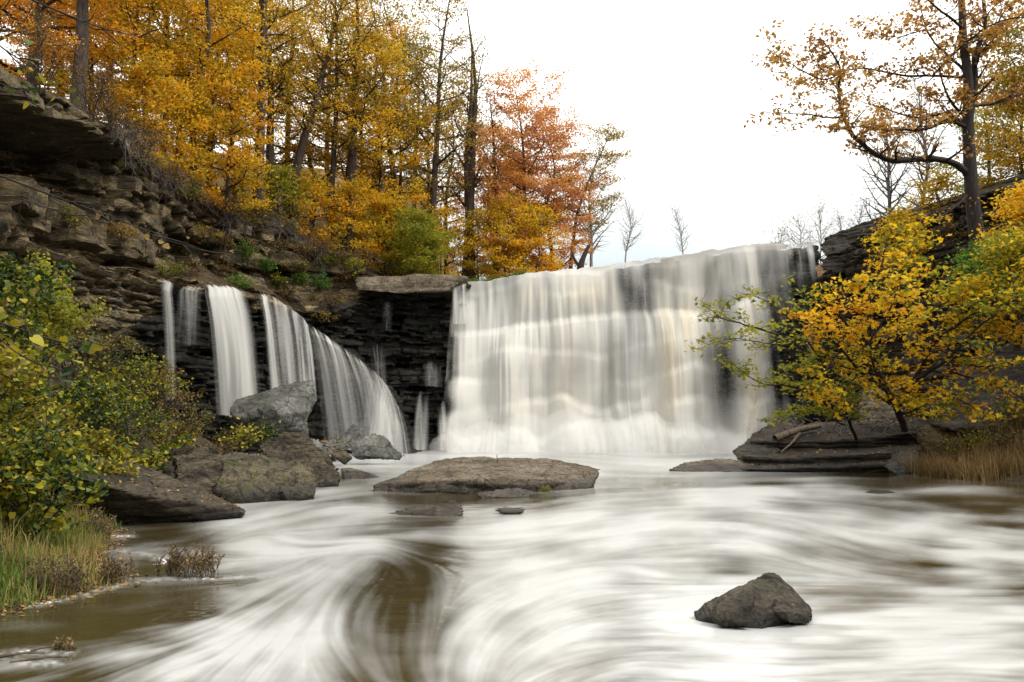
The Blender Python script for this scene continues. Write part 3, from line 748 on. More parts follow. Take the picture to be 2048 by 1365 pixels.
BLOB = [
 (1150, 922, 420, 24, .95), (780, 925, 160, 14, .8), (1480, 935, 130, 14, .5), (1330, 950, 230, 16, .6), (650, 985, 90, 18, .7), (1560, 985, 230, 22, .75), (1280, 1000, 170, 25, .7),
 (1250, 1040, 220, 36, .85), (1480, 1030, 220, 34, .75), (1700, 1045, 250, 34, .7), (1900, 1085, 230, 36, .6), (1650, 1100, 160, 36, .6), (1420, 1095, 160, 40, .75), (2050, 1130, 180, 18, .5),
 (600, 1060, 150, 48, .95), (520, 1040, 110, 30, .6), (720, 1085, 140, 32, .8), (540, 1095, 110, 26, .7), (700, 1025, 150, 18, .5),
 (590, 1170, 110, 38, .7), (520, 1240, 130, 40, .7), (430, 1285, 170, 42, .65), (560, 1310, 110, 80, .7), (270, 1335, 150, 30, .45), (640, 1330, 60, 70, .45), (470, 1345, 170, 40, .6),
 (1080, 1130, 140, 50, .75), (1160, 1180, 130, 46, .7), (1010, 1200, 100, 60, .6), (945, 1270, 70, 90, .42), (1060, 1280, 120, 60, .42), (1230, 1120, 120, 40, .7), (980, 1350, 120, 40, .5),
 (1350, 1180, 220, 40, .62), (1300, 1260, 260, 60, .68), (1600, 1290, 330, 70, .62), (1850, 1220, 260, 60, .45), (1500, 1350, 420, 40, .6), (1950, 1320, 200, 60, .4), (1600, 1240, 420, 70, .3), (1750, 1290, 480, 90, .35), (1300, 1330, 260, 70, .3), (722, 1200, 11, 55, .26), (768, 1192, 9, 48, .2), (815, 1185, 11, 52, .22), (742, 1262, 9, 30, .16), (790, 1270, 60, 6, .12), (800, 1310, 70, 6, .14),  # broad lower right whites and flat bars are reflections painted in as foam
 (830, 1085, 85, 36, -.5), (840, 1150, 80, 40, -.38), (780, 1235, 100, 80, -.26), (810, 1340, 100, 50, -.16), (700, 1160, 60, 30, -.15), (240, 1215, 260, 34, -.9), (60, 1270, 160, 40, -.7), (370, 1060, 70, 22, -.5), (1850, 968, 280, 9, -.7), (1900, 1000, 200, 8, -.5),
 (930, 1000, 190, 10, -.6), (860, 1040, 90, 10, -.4), (1780, 1128, 120, 7, -.6), (1550, 1055, 90, 8, -.5), (1360, 1105, 60, 14, -.35), (1990, 1050, 110, 9, -.5), (1480, 1118, 110, 12, -.35),
 (900, 1180, 40, 40, -.4), (1790, 1100, 120, 9, -.4), (1250, 1100, 90, 16, -.3),
]
gx = np.arange(-500, 2560, 4.0)
gy = np.r_[np.linspace(872, 902, 12), np.arange(904, 1440, 2.5)]
PX, PY = np.meshgrid(gx, gy, indexing='ij')
# direction of flow from the nearest stream lines
c2 = np.zeros_like(PX); s2 = np.zeros_like(PX)
for ln in FLOW:
    q = spline(ln, 26)
    t = np.gradient(q, axis=0); t /= np.linalg.norm(t, axis=1)[:, None]
    for (ax, ay), (tx, ty) in zip(q, t):
        wgt = 1.0 / (((PX - ax) * 0.55) ** 2 + ((PY - ay) * 1.3) ** 2 + 160) ** 1.7
        c2 += wgt * (tx * tx - ty * ty); s2 += wgt * 2 * tx * ty
th = 0.5 * np.arctan2(s2, c2) + 0.16 * fbm(PX * .005, PY * .014, 0, 301, 3)
fx, fy = np.cos(th), np.sin(th)

def gsample(A, x, y):
    i = np.clip((x - gx[0]) / 4.0, 0, len(gx) - 1.001)
    j = np.clip(np.interp(y, gy, np.arange(len(gy))), 0, len(gy) - 1.001)
    i0 = i.astype(int); j0 = j.astype(int); a = i - i0; b = j - j0
    return A[i0, j0] * (1 - a) * (1 - b) + A[i0 + 1, j0] * a * (1 - b) + A[i0, j0 + 1] * (1 - a) * b + A[i0 + 1, j0 + 1] * a * b

def lic(src, steps, h):
    acc = src.copy(); n = 1
    for sg in (1, -1):
        x, y = PX.copy(), PY.copy(); hx, hy = sg * fx, sg * fy
        for k in range(steps):
            i = np.clip(((x - gx[0]) / 4 + .5).astype(int), 0, len(gx) - 1); j = np.clip((np.interp(y, gy, np.arange(len(gy))) + .5).astype(int), 0, len(gy) - 1)
            dx, dy = fx[i, j], fy[i, j]
            fl = np.where(dx * hx + dy * hy < 0, -1.0, 1.0)
            hx, hy = dx * fl, dy * fl
            x += h * hx; y += h * hy * 0.8
            acc += gsample(src, x, y); n += 1
    return acc / n
# noise on the water plane at several grain sizes
wx, wy = W(PX, np.maximum(PY, 876))
n1 = vnoise(PX * .06, PY * .15, 0, 311); n2 = vnoise(PX * .15, PY * .35, 0, 312); n3 = fbm(PX * .018, PY * .055, 0, 313, 4)
l1 = lic(n1, 22, 5.0); l2 = lic(n2, 22, 4.0); l3 = lic(n3, 10, 5.0)
l1 /= l1.std(); l2 /= l2.std(); l3 /= l3.std()
foam = np.full_like(PX, 0.24)
dxw = PX + 14 * fbm(PX * .02, PY * .05, 0, 321, 2); dyw = PY + 6 * fbm(PX * .02, PY * .05, 0, 322, 2)
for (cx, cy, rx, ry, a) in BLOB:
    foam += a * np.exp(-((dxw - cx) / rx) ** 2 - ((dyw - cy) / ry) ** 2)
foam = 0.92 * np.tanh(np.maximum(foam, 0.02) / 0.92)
foam = lic(foam, 9, 5.0)
brk = fbm(PX * .008, PY * .02, 0, 331, 3)
cloud = np.exp(-((PX - 640) / 130) ** 2 - ((PY - 1150) / 45) ** 2) + np.exp(-((PX - 1080) / 170) ** 2 - ((PY - 1150) / 60) ** 2) + .6 * np.exp(-((PX - 960) / 120) ** 2 - ((PY - 1290) / 80) ** 2)
cloud = cloud + .7 * np.exp(-((PX - 1330) / 200) ** 2 - ((PY - 1075) / 40) ** 2) + .5 * np.exp(-((PX - 1650) / 260) ** 2 - ((PY - 1050) / 40) ** 2) + .6 * np.exp(-((PX - 620) / 180) ** 2 - ((PY - 1060) / 40) ** 2)
cloud = np.clip(cloud, 0, 1)
warp = 30 * fbm(PX * .012, PY * .03, 0, 351, 3)
foam = foam + .22 * cloud * fbm((PX + warp) * .016, (PY + .4 * warp) * .034, 0, 352, 4)
calm = np.exp(-((PX - 1750) / 520) ** 2 - ((PY - 1290) / 100) ** 2)  # streaks eased where the sky's shine is painted into the foam
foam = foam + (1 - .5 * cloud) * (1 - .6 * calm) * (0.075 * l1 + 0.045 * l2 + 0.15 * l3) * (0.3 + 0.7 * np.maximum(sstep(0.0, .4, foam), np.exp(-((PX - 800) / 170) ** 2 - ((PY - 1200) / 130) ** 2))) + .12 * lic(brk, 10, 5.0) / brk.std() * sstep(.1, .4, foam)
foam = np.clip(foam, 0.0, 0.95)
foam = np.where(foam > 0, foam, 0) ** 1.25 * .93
for ln, r_, a in [([(60, 1212), (150, 1193), (230, 1174), (300, 1162), (430, 1157), (560, 1152)], 5, .75), ([(130, 1077), (255, 1073)], 6, .6), ([(240, 1102), (310, 1112), (350, 1122)], 7, .65), ([(-20, 1316), (60, 1306), (125, 1304)], 9, .75), ([(30, 1330), (110, 1325)], 9, .7)]:
    for ax, ay in spline(ln, 60):
        foam = np.maximum(foam, a * (0.55 + .45 * vnoise(PX * .12, PY * .3, 0, 341)) * np.exp(-((PX - ax) / (r_ * 3)) ** 2 - ((PY - ay) / r_) ** 2))
foam = np.where(PY < 906, 0.9, foam)
wv = np.empty(PX.shape + (3,))
wv[..., 0], wv[..., 1] = wx, wy
amp = 0.006 * wy / 8.0
wv[..., 2] = amp * (0.6 * l3 + 0.4 * l1) * sstep(880, 960, PY)
FOAM_SHINE_GRID = foam
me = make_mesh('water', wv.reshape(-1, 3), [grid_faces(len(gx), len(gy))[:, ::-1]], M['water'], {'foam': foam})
tag(obj('water', me), kind='structure')
# still outer water and the bed below everything
me = make_mesh('water', [(-60, -40, -.03), (60, -40, -.03), (60, 60, -.03), (-60, 60, -.03)], [np.array([[0, 1, 2, 3]])], M['water'], {'foam': [.2] * 4})
tag(obj('water', me), kind='structure')

# ------------------------------------------------------------------ plateau on top of the gorge, one sheet to the horizon
rimL, rimR = WALLS['cliff'][:, -1], WALLS['right_cliff'][:, -1]
lipb = fall_surface(60, 20, 0)[0][:, 0]
lipb = lipb - np.array([0, 0, .25])
rim = np.vstack([rimL[::12], lipb[::4], rimR[::12]])
ctr = np.array([0.5, 22.0])
ang = np.unwrap(np.arctan2(rim[:, 0] - ctr[0], rim[:, 1] - ctr[1]))
keep = [0]
for i in range(1, len(rim)):
    if ang[i] > ang[keep[-1]] + 0.004: keep.append(i)
rim = rim[keep]
_rs = rim[::3]
def ground_z(x, y):
    x = np.asarray(x, float); y = np.asarray(y, float)
    d = np.hypot(x[..., None] - _rs[:, 0], y[..., None] - _rs[:, 1]) + 0.05
    wgt = d ** -4.0
    z = (wgt * _rs[:, 2]).sum(-1) / wgt.sum(-1)
    dm = d.min(-1)
    up = 0.05 + 0.42 * sstep(-4, -10, x) + .1 * sstep(16, 20, x)
    return z + up * np.minimum(dm, 34) + 0.25 * fbm(x * .25, y * .25, 0, 401, 3) * sstep(0, 3, dm)
T = np.r_[0, np.geomspace(0.4, 900, 60)]
dirv = (rim[:, :2] - ctr); dirv /= np.linalg.norm(dirv, axis=1)[:, None]
GX = rim[:, None, 0] + dirv[:, None, 0] * T; GY = rim[:, None, 1] + dirv[:, None, 1] * T
GZ = np.where(T[None, :] < 0.01, rim[:, None, 2], ground_z(GX, GY))
GZ = GZ - 0.04
me = make_mesh('ground', np.stack([GX, GY, GZ], -1).reshape(-1, 3), [grid_faces(len(rim), len(T))], M['litter'])
tag(obj('ground', me), kind='structure')
# river above the fall
ub = np.array([l + np.array([0, k, .18]) for k in (0.3, 8, 30) for l in lipb[::6]])
nb = len(lipb[::6])
i = (np.arange(2)[:, None] * nb + np.arange(nb - 1)[None]).ravel()
me = make_mesh('water', ub, [np.stack([i, i + 1, i + nb + 1, i + nb], -1)], M['water'], {'foam': np.full(len(ub), .6)})
tag(obj('water', me), kind='structure')

# unseen gorge wall closed round behind the viewer, added to block low sky light
BW = [(x, y) for x, y in [(-17, 16), (-19, 6), (-20, -8), (-16, -24), (-6, -34), (8, -36), (18, -28), (22, -14), (22, 2), (20, 17)]]
q = spline(np.array(BW, float), 160)
hh = np.array([-.8, 1, 3.5, 6, 8.5, 10.5, 11.5, 14, 22])
oo = np.array([0, .6, 1.0, 1.3, 1.5, 2.2, 4, 9, 26.0])
cc = q - np.array([0, -8.0]); cc /= np.linalg.norm(cc, axis=1)[:, None]
V = np.empty((160, 9, 3))
for k in range(9):
    nz_ = .6 * fbm(np.arange(160) * .13, k * 1.3, 0, 450, 3)
    V[:, k, :2] = q + cc * (oo[k] + nz_)[:, None]; V[:, k, 2] = hh[k] + .4 * nz_ * (k > 0)
tag(obj('cliff', make_mesh('cliff', V.reshape(-1, 3), [grid_faces(160, 9)], M['cliff'], smooth=False)), kind='structure')

# ------------------------------------------------------------------ boulders and slabs
def rock(name, hulls, mat, label, cat='boulder', vox=0.05, rough=0.06, seed=1, group=None, bed=0.0, sharp=0.5, freq=1.0, at=None):
    """one stone: the union of convex lumps (lists of photo px, py, D), remeshed to one skin and weathered"""
    bm = bmesh.new()
    pts = []
    for h in hulls:
        vs = [bm.verts.new(tuple(P(*q))) for q in h]
        pts += [tuple(v.co) for v in vs]
        bmesh.ops.convex_hull(bm, input=vs, use_existing_faces=False)
    loose = [v for v in bm.verts if not v.link_faces]
    bmesh.ops.delete(bm, geom=loose, context='VERTS')
    me = bpy.data.meshes.new(name); bm.to_mesh(me); bm.free()
    tmp = bpy.data.objects.new('temporary', me); COL.objects.link(tmp)
    md = tmp.modifiers.new('r', 'REMESH'); md.mode = 'VOXEL'; md.voxel_size = vox
    sm = tmp.modifiers.new('s', 'SMOOTH'); sm.iterations = 1; sm.factor = 0.5
    dg = bpy.context.evaluated_depsgraph_get()
    ev = bpy.data.meshes.new_from_object(tmp.evaluated_get(dg))
    bpy.data.objects.remove(tmp); bpy.data.meshes.remove(me)
    n = len(ev.vertices)
    v = np.empty(n * 3, np.float32); ev.vertices.foreach_get('co', v); v = v.reshape(-1, 3).astype(float)
    nn = np.empty(n * 3, np.float32); ev.vertices.foreach_get('normal', nn); nn = nn.reshape(-1, 3)
    x, y, z = v.T * freq
    d = 1.0 * fbm(x * 1.1, y * 1.1, z * 1.6, seed, 4)
    rid = 1 - 2 * np.abs(fbm(x * 2.0 + 3, y * 2.0, z * 3.0, seed + 20, 4))
    cell = np.floor(fbm(x * .8, y * .8, z * 1.2, seed + 30, 2) * 6 + .25 * vnoise(x * 3, y * 3, z * 3, seed)) / 6
    dis = rough * (d + 0.45 * rid + sharp * 2.2 * cell) + rough * 0.5 * fbm(x * 7, y * 7, z * 9, seed + 40, 4, .6)
    if bed:
        b = z * 1.0 / bed + 0.6 * fbm(x * .7, y * .7, z, seed + 50, 2)
        side = 1 - np.abs(nn[:, 2])
        dis = dis - side * rough * 1.2 * (1 - sstep(0, .22, np.abs((b % 1) - .5))) + side * rough * 0.9 * (_h(np.floor(b).astype(np.int64), 0 * b.astype(np.int64), 0 * b.astype(np.int64), seed) - .5)
    v += nn * dis[:, None]
    c = np.array([v[:, 0].mean(), v[:, 1].mean(), v[:, 2].min()])
    ev.vertices.foreach_set('co', (v - c).astype(np.float32).ravel())
    ev.polygons.foreach_set('use_smooth', np.ones(len(ev.polygons), bool))
    ev.materials.clear(); ev.materials.append(mat)
    ev.update()
    ev.name = name
    o = obj(name, ev, None, tuple(c))
    return tag(o, label, cat, group)

def under(pts, dz=0.35):
    """the same outline again below the water line"""
    return pts

rock('rock_slab', [[(868, 921, 20.6), (905, 918, 20.9), (1060, 917, 21), (1150, 925, 20.6), (1202, 938, 19.6), (1198, 958, 19.0), (745, 972, 17.8), (830, 964, 17.3), (980, 960, 17.2), (1100, 962, 17.6), (1180, 970, 18.4),
                    (748, 992, 17.5), (840, 1000, 17.2), (980, 1000, 17.2), (1100, 996, 17.5), (1178, 985, 18.2), (900, 962, 20.8), (1150, 962, 20.4)]],
     M['slab'], 'long flat brown slab lying in the pool before the main fall', 'rock', .045, .05, 5, bed=.2, sharp=.5)
rock('rock_slab', [[(948, 987, 16.3), (1000, 975, 16.6), (1040, 972, 16.7), (1085, 984, 16.6), (1010, 997, 16.1), (1070, 996, 16.3), (960, 999, 16.2)]], M['slab'], 'small flat stone against the front edge of the long slab', 'rock', .025, .02, 6)
rock('rock_slab', [[(768, 1027, 13.4), (850, 1012, 13.6), (905, 999, 13.9), (925, 1012, 13.6), (928, 1030, 13.0), (850, 1038, 12.8), (775, 1040, 12.9), (900, 1050, 12.9)]], M['slab'], 'low pale brown wedge of rock barely above the water, toward the viewer from the long slab', 'rock', .025, .025, 7)
rock('stone', [[(984, 1019, 13.3), (1010, 1012, 13.5), (1055, 1016, 13.5), (1050, 1024, 13.2), (1000, 1026, 13.1), (1030, 1034, 13.2)]], M['boulder'], 'little dark stone in the water between the pale wedge and the swirl', 'rock', .02, .015, 8)
rock('boulder', [[(1386, 1224, 6.3), (1440, 1195, 6.45), (1500, 1168, 6.5), (1530, 1149, 6.5), (1550, 1147, 6.5), (1570, 1162, 6.55), (1600, 1190, 6.5), (1622, 1212, 6.4), (1628, 1232, 6.2), (1560, 1236, 6.05), (1450, 1236, 6.1),
                  (1400, 1240, 6.2), (1400, 1260, 6.2), (1620, 1260, 6.2), (1520, 1262, 6.0), (1600, 1230, 6.9), (1450, 1230, 6.9), (1545, 1150, 6.65)],
                 [(1430, 1212, 6.1), (1490, 1180, 6.2), (1512, 1178, 6.2), (1500, 1215, 5.98), (1420, 1230, 6.02), (1500, 1250, 5.95), (1440, 1250, 6.0), (1480, 1200, 6.4)],
                 [(1560, 1160, 6.5), (1606, 1198, 6.35), (1622, 1228, 6.1), (1575, 1222, 6.0), (1540, 1222, 6.05), (1580, 1250, 6.0), (1620, 1250, 6.1), (1580, 1200, 6.5)]],
     M['boulder'], 'dark pyramid shaped boulder alone in the bright water nearest the viewer', 'boulder', .011, .020, 17, sharp=.8, freq=3.0)
rock('stone', [[(1718, 987, 17.3), (1745, 979, 17.4), (1775, 979, 17.4), (1797, 987, 17.1), (1760, 993, 16.8), (1730, 1002, 17), (1785, 1002, 17)]], M['boulder'], 'small rounded stone alone in the pool off the right shore', 'rock', .02, .015, 9)
rock('rock_slab', [[(120, 905, 13.0), (260, 925, 13.4), (390, 975, 13.4), (494, 1019, 13.0), (488, 1027, 12.7), (380, 1008, 12.2), (260, 985, 11.7), (140, 950, 11.5), (100, 925, 12.0), (250, 1030, 11.9), (400, 1034, 12.3), (150, 990, 11.7), (240, 1060, 12.1), (480, 1046, 12.8), (140, 1080, 12.2)]],
     M['brown'], 'long brown slab tilting down into the water at the left shore', 'rock', .028, .03, 10, bed=.14, sharp=.6)
rock('boulder', [[(430, 925, 15.6), (480, 910, 16.2), (560, 913, 16.6), (615, 935, 16.6), (636, 965, 16.2), (630, 990, 15.8), (560, 1000, 15.2), (460, 1000, 15.0), (425, 975, 15.0), (440, 1020, 15.2), (620, 1015, 15.8), (430, 960, 16.8)]],
     M['mossy'], 'mossy rounded boulder at the waterline beyond the tilting slab', 'boulder', .03, .085, 11, sharp=1.1, freq=1.5)
rock('boulder', [[(520, 880, 18.8), (565, 866, 19.5), (620, 880, 20), (665, 915, 20), (677, 945, 19.6), (670, 968, 19.0), (620, 975, 18.4), (545, 965, 18.2), (510, 930, 18.4), (560, 990, 18.6), (660, 985, 19)]],
     M['brown'], 'dark angular boulder right behind the mossy one', 'boulder', .035, .10, 12, sharp=1.1, freq=1.3)
rock('boulder', [[(330, 905, 14.6), (400, 885, 15.5), (440, 900, 15.8), (440, 960, 15), (420, 1000, 14.4), (340, 975, 14.0), (400, 1015, 14.4)]], M['brown'], 'dark shadowed boulder between the mossy one and the tilting slab', 'boulder', .035, .09, 13, sharp=1.1, freq=1.4)
rock('boulder', [[(682, 938, 21.5), (700, 936, 21.8), (770, 956, 22), (765, 966, 21.3), (690, 966, 21.2), (690, 980, 21.4), (760, 980, 21.6)]], M['slab'], 'thin flat wedge of stone between the dark boulders and the long slab', 'rock', .03, .03, 14)
rock('boulder', [[(458, 818, 28), (470, 800, 28.6), (540, 778, 29.2), (590, 764, 29.4), (630, 757, 29.4), (636, 800, 28.9), (618, 822, 28.2), (560, 832, 27.4), (545, 812, 27.4), (470, 838, 27.2), (480, 858, 27.4), (545, 865, 27.6), (600, 862, 28.2), (615, 845, 28.6)],
                  [(540, 830, 27.8), (615, 825, 28.4), (620, 880, 28.4), (560, 895, 28.0), (600, 890, 28.8)]],
     M['pale'], 'big pale grey tilted boulder with a flat top under the left side falls', 'boulder', .05, .06, 15, sharp=.5)
RG = 'broken rubble stones at the foot of the side falls'
for i, (h, mt, lb) in enumerate([
    ([(672, 880, 30), (705, 842, 30.4), (730, 858, 30.6), (728, 885, 30.2), (690, 900, 29.8), (720, 905, 30)], 'pale', 'dark pointed rubble stone standing up before the fanning fall'),
    ([(700, 885, 28.6), (745, 868, 29), (770, 872, 29.2), (808, 910, 29), (740, 914, 28.2), (700, 912, 28.2), (720, 925, 28.4), (800, 920, 28.8)], 'pale', 'grey wedge of rubble nearest the foot of the fanning fall'),
    ([(636, 885, 27.6), (668, 872, 28), (695, 885, 28), (690, 916, 27.4), (645, 916, 27), (660, 930, 27.2)], 'pale', 'leaf strewn grey rubble block left of the pointed stone'),
    ([(545, 885, 24.4), (590, 868, 25), (640, 880, 25), (655, 915, 24.6), (600, 925, 24), (550, 915, 24), (600, 940, 24.2)], 'pale', 'low grey stone under the big pale tilted boulder'),
    ([(655, 905, 25.6), (690, 900, 26), (705, 915, 25.8), (680, 922, 25.4), (690, 930, 25.6)], 'brown', 'small dark rubble stone at the edge of the white pool'),
]):
    rock('boulder', [h], M[mt], lb, 'boulder', .045, .06, 60 + i, RG, sharp=.8)
# right shore
def plate(pts, t):
    return pts + [(x, y + t, d + .05) for x, y, d in pts]
rock('rock_slab', [plate([(1530, 853, 28), (1640, 846, 29), (1850, 836, 29.4), (1870, 858, 27.4), (1745, 878, 26.2), (1560, 886, 26.4), (1500, 882, 26.8)], 24),
                   plate([(1482, 902, 27), (1700, 905, 27), (1860, 888, 27), (1862, 898, 25.8), (1725, 910, 25), (1600, 918, 25), (1486, 914, 25.6)], 24),
                   plate([(1466, 926, 26), (1560, 926, 26), (1820, 922, 26), (1806, 926, 24.5), (1700, 934, 24.2), (1560, 938, 24.2), (1472, 937, 24.7)], 30),
                   [(1500, 915, 28), (1840, 900, 29), (1840, 960, 26), (1500, 960, 26)]],
     M['ledge'], 'broad leaf littered rock ledge tilting into the pool under the golden bush', 'rock', .04, .045, 71, bed=.14, sharp=.6)
rock('rock_slab', [[(1335, 941, 24.6), (1370, 925, 25.4), (1450, 915, 26), (1510, 920, 26), (1520, 942, 24.6), (1400, 946, 24.0), (1380, 955, 24.4), (1500, 955, 24.8)]], M['slab'], 'low flat shelf of rock at water level beside the tilting ledge', 'rock', .04, .035, 72, bed=.12)
rock('boulder', [[(1462, 905, 26.2), (1500, 870, 27.4), (1540, 850, 28.2), (1585, 836, 28.8), (1600, 880, 27.2), (1540, 915, 25.8), (1480, 928, 25.6), (1500, 935, 26)]], M['dark'], 'dark upturned block on the fall side of the tilting ledge', 'boulder', .05, .07, 73, bed=.3)
rock('boulder', [[(1715, 790, 28.8), (1740, 770, 29.4), (1800, 772, 29.8), (1815, 830, 28.8), (1790, 860, 28), (1720, 850, 28), (1760, 880, 28.4)]], M['slab'], 'squarish brown block half hidden beneath the golden bush', 'boulder', .05, .07, 74, bed=.3, sharp=.8)
rock('boulder', [[(1762, 930, 23.6), (1785, 905, 24.2), (1830, 898, 24.6), (1858, 915, 24.4), (1850, 945, 23.4), (1790, 948, 23.2), (1820, 960, 23.5)]], M['pale'], 'greyish boulder at the right waterline next to the tan grass', 'boulder', .04, .06, 75, sharp=.6)
rock('boulder', [[(1850, 800, 25.4), (1900, 745, 26.2), (1990, 700, 27), (2120, 640, 27), (2200, 720, 25), (2180, 830, 24), (2000, 850, 23.6), (1900, 860, 24), (1860, 850, 24.6), (2000, 900, 24), (2180, 900, 24)]], M['dark'], 'huge smooth tilted rock under the overhang at the right edge', 'boulder', .07, .09, 76, bed=.6, sharp=.4)
rock('boulder', [[(1830, 860, 24.6), (1900, 835, 25.4), (2000, 830, 25), (2150, 840, 24), (2150, 930, 22.8), (1950, 945, 22.9), (1850, 940, 23.4), (1900, 965, 23.4), (2150, 965, 23)]], M['soil'], 'low earthy rock mound behind the tan shore grass', 'boulder', .06, .1, 77, sharp=.5)
# the sloping buttress the fanning fall slides over
bt = rock('cliff', [[(596, 690, 40.6), (600, 690, 39.6), (645, 720, 39.3), (692, 752, 39.0), (738, 782, 38.7), (768, 818, 38.4), (800, 865, 38.0), (822, 905, 37.8), (620, 905, 38.8), (600, 800, 39.6), (700, 690, 42.6), (800, 800, 42.6), (840, 905, 41), (600, 690, 41.6), (620, 950, 39), (820, 950, 38)]],
     M['cliff_wet'], None, None, .08, .16, 78, bed=.45, sharp=1.0)
bt['kind'] = 'structure'

# pale flat ledge block at the top beside the main fall
rock('rock_slab', [[(712, 556, 42.4), (890, 550, 42.4), (935, 556, 42.6), (905, 562, 42.2), (895, 582, 41.9), (800, 588, 41.8), (715, 580, 41.9), (712, 556, 45), (935, 556, 45), (930, 580, 45), (712, 580, 45)]],
     M['slab'], 'thick flat grey ledge block at the lip left of the main fall', 'rock', .07, .06, 79, bed=.4, sharp=.6)
# dark stepped stones at the right end of the lip
for i, h in enumerate([[(1640, 492, 40), (1665, 476, 39.8), (1740, 470, 39.2), (1740, 500, 38.7), (1670, 508, 38.8), (1645, 512, 39.2)],
                       [(1638, 520, 39.4), (1670, 508, 39), (1750, 505, 38.2), (1750, 540, 38), (1670, 548, 38.4), (1640, 540, 38.9)],
                       [(1650, 474, 40), (1700, 454, 39.6), (1760, 434, 39), (1800, 440, 38.4), (1790, 505, 38), (1700, 525, 38.9), (1650, 520, 40.2), (1650, 510, 41)]]):
    rock('rock_slab', [h], M['dark'], ['dark wet step of rock at the right end of the lip', 'lower dark step of rock under the lip beside the right trickles', 'upper dark ledge above the right end of the lip'][i], 'rock', .06, .08, 81 + i, None, bed=.25, sharp=.8)

for i, (h, lb) in enumerate([([(1478, 497, 42.4), (1510, 487, 42.6), (1560, 484, 42.2), (1580, 490, 41.6), (1575, 500, 41.4), (1500, 505, 41.8), (1520, 490, 43.2)], 'low brown hump of rock breaking the lip near its right end'),
                             ([(1318, 521, 44), (1338, 513, 44.2), (1352, 518, 44), (1345, 526, 43.6), (1325, 528, 43.6), (1336, 520, 44.6)], 'small dark stone on the middle of the lip')]):
    rock('stone', [h], M['slab'], lb, 'rock', .05, .05, 91 + i)

# ------------------------------------------------------------------ left bank
SHY = np.array([-6, 0, 4, 5.5, 6.5, 7.6, 8.6, 9.6, 12, 15, 19, 23, 27, 31, 35.])
SHX = np.array([-6, -5.5, -5, -4.6, -4.05, -3.7, -4.4, -4.9, -5.9, -5.9, -6.6, -7.4, -8.3, -9.6, -12.])
def bank_z(x, y):
    x = np.asarray(x, float); y = np.asarray(y, float)
    sx = np.interp(y, SHY, SHX)
    d = sx - x
    k = np.interp(y, [0, 8, 12, 19, 26, 33], [1.0, 1.0, 1.05, .85, .5, .2])
    z = np.interp(d, [-3, 0, 0.5, 1.0, 2.2, 4, 8, 14], [-.9, 0.0, .10, .28, 2.2, 3.6, 4.8, 5.6])
    z = np.where(z > .1, .1 + (z - .1) * k, z)
    return z + 0.12 * fbm(x * .9, y * .9, 0, 501, 4) * sstep(0, 1.5, d) + 0.03 * fbm(x * 3, y * 3, 0, 502, 3)
yy = np.linspace(-6, 35, 330); tt = np.r_[np.linspace(-2.5, 4, 90), np.linspace(4.3, 14, 30)]
YY, TT = np.meshgrid(yy, tt, indexing='ij')
XX = np.interp(YY, SHY, SHX) - TT
BZ = bank_z(XX, YY)
me = make_mesh('bank', np.stack([XX, YY, BZ], -1).reshape(-1, 3), [grid_faces(*YY.shape)], M['soil'])
tag(obj('ground', me), kind='structure')
# right shore earth
SRY = np.array([10, 16, 20, 23, 25, 28, 32.]); SRX = np.array([13, 12.6, 12.6, 12.2, 11.6, 12, 13.])
def bank_r(x, y):
    d = np.asarray(x, float) - np.interp(y, SRY, SRX)
    return np.interp(d, [-2, 0, 1, 3, 6, 9], [-.6, 0, .35, 1.2, 3.0, 4.5]) + .15 * fbm(x * .8, y * .8, 0, 511, 4) * sstep(0, 1, d)
yy = np.linspace(8, 34, 160); tt = np.linspace(-1.5, 9, 80)
YY, TT = np.meshgrid(yy, tt, indexing='ij')
XX = np.interp(YY, SRY, SRX) + TT
me = make_mesh('bank', np.stack([XX, YY, bank_r(XX, YY)], -1).reshape(-1, 3), [grid_faces(*YY.shape)[:, ::-1]], M['soil'])
tag(obj('ground', me), kind='structure')

# ------------------------------------------------------------------ trees
def unit(v): return v / (np.linalg.norm(v) + 1e-9)

def side_shoots(rng, pts, r, n, t0, length, el, k, wood, jitter=.35, rise=.15, sides=4, taper=.2, az_flat=None):
    """n shoots off the limb pts from t0 on; returns their point lists and radii"""
    out = []
    pts = np.asarray(pts)
    m = len(pts)
    ga = rng.uniform(0, 6.28)
    for i in range(n):
        t = t0 + (1 - t0) * (i + rng.uniform(0, 1)) / n
        f = t * (m - 1); j = min(int(f), m - 2); u = f - j
        p = pts[j] * (1 - u) + pts[j + 1] * u
        d = unit(pts[j + 1] - pts[j])
        ga += 2.4 + rng.uniform(-.5, .5)
        a = unit(np.cross(d, (0.2, .1, 1.0) if abs(d[2]) < .9 else (1, .2, 0)))
        b = np.cross(d, a)
        if abs(d[2]) < .75:                       # shoots of a level limb spread in its own plane
            s = 1 if i % 2 else -1
            o = a * s * 1.0 + b * rng.normal(0, .3)
        else:
            o = a * math.cos(ga) + b * math.sin(ga)
        e = el(t) + rng.uniform(-jitter, jitter)
        dr = unit(o * math.cos(e) + d * math.sin(e))
        L = length(t) * rng.uniform(.7, 1.2)
        w1 = rng.normal(0, .16, 3); w2 = rng.normal(0, .25, 3)
        q = np.array([p, p + dr * L * .33 + w1 * L * .3, p + dr * L * .66 + w1 * L * .35 + w2 * L * .12 + np.array((0, 0, rise * L * .15)), p + dr * L + w2 * L * .3 + np.array((0, 0, rise * L * .5))])
        rr = min(max(r(t) * .55, .006), .09 * L)
        q = spline(q, k)
        wood.tube(q, np.linspace(rr, max(rr * taper, .004), k), sides)
        out.append((q, rr))
    return out

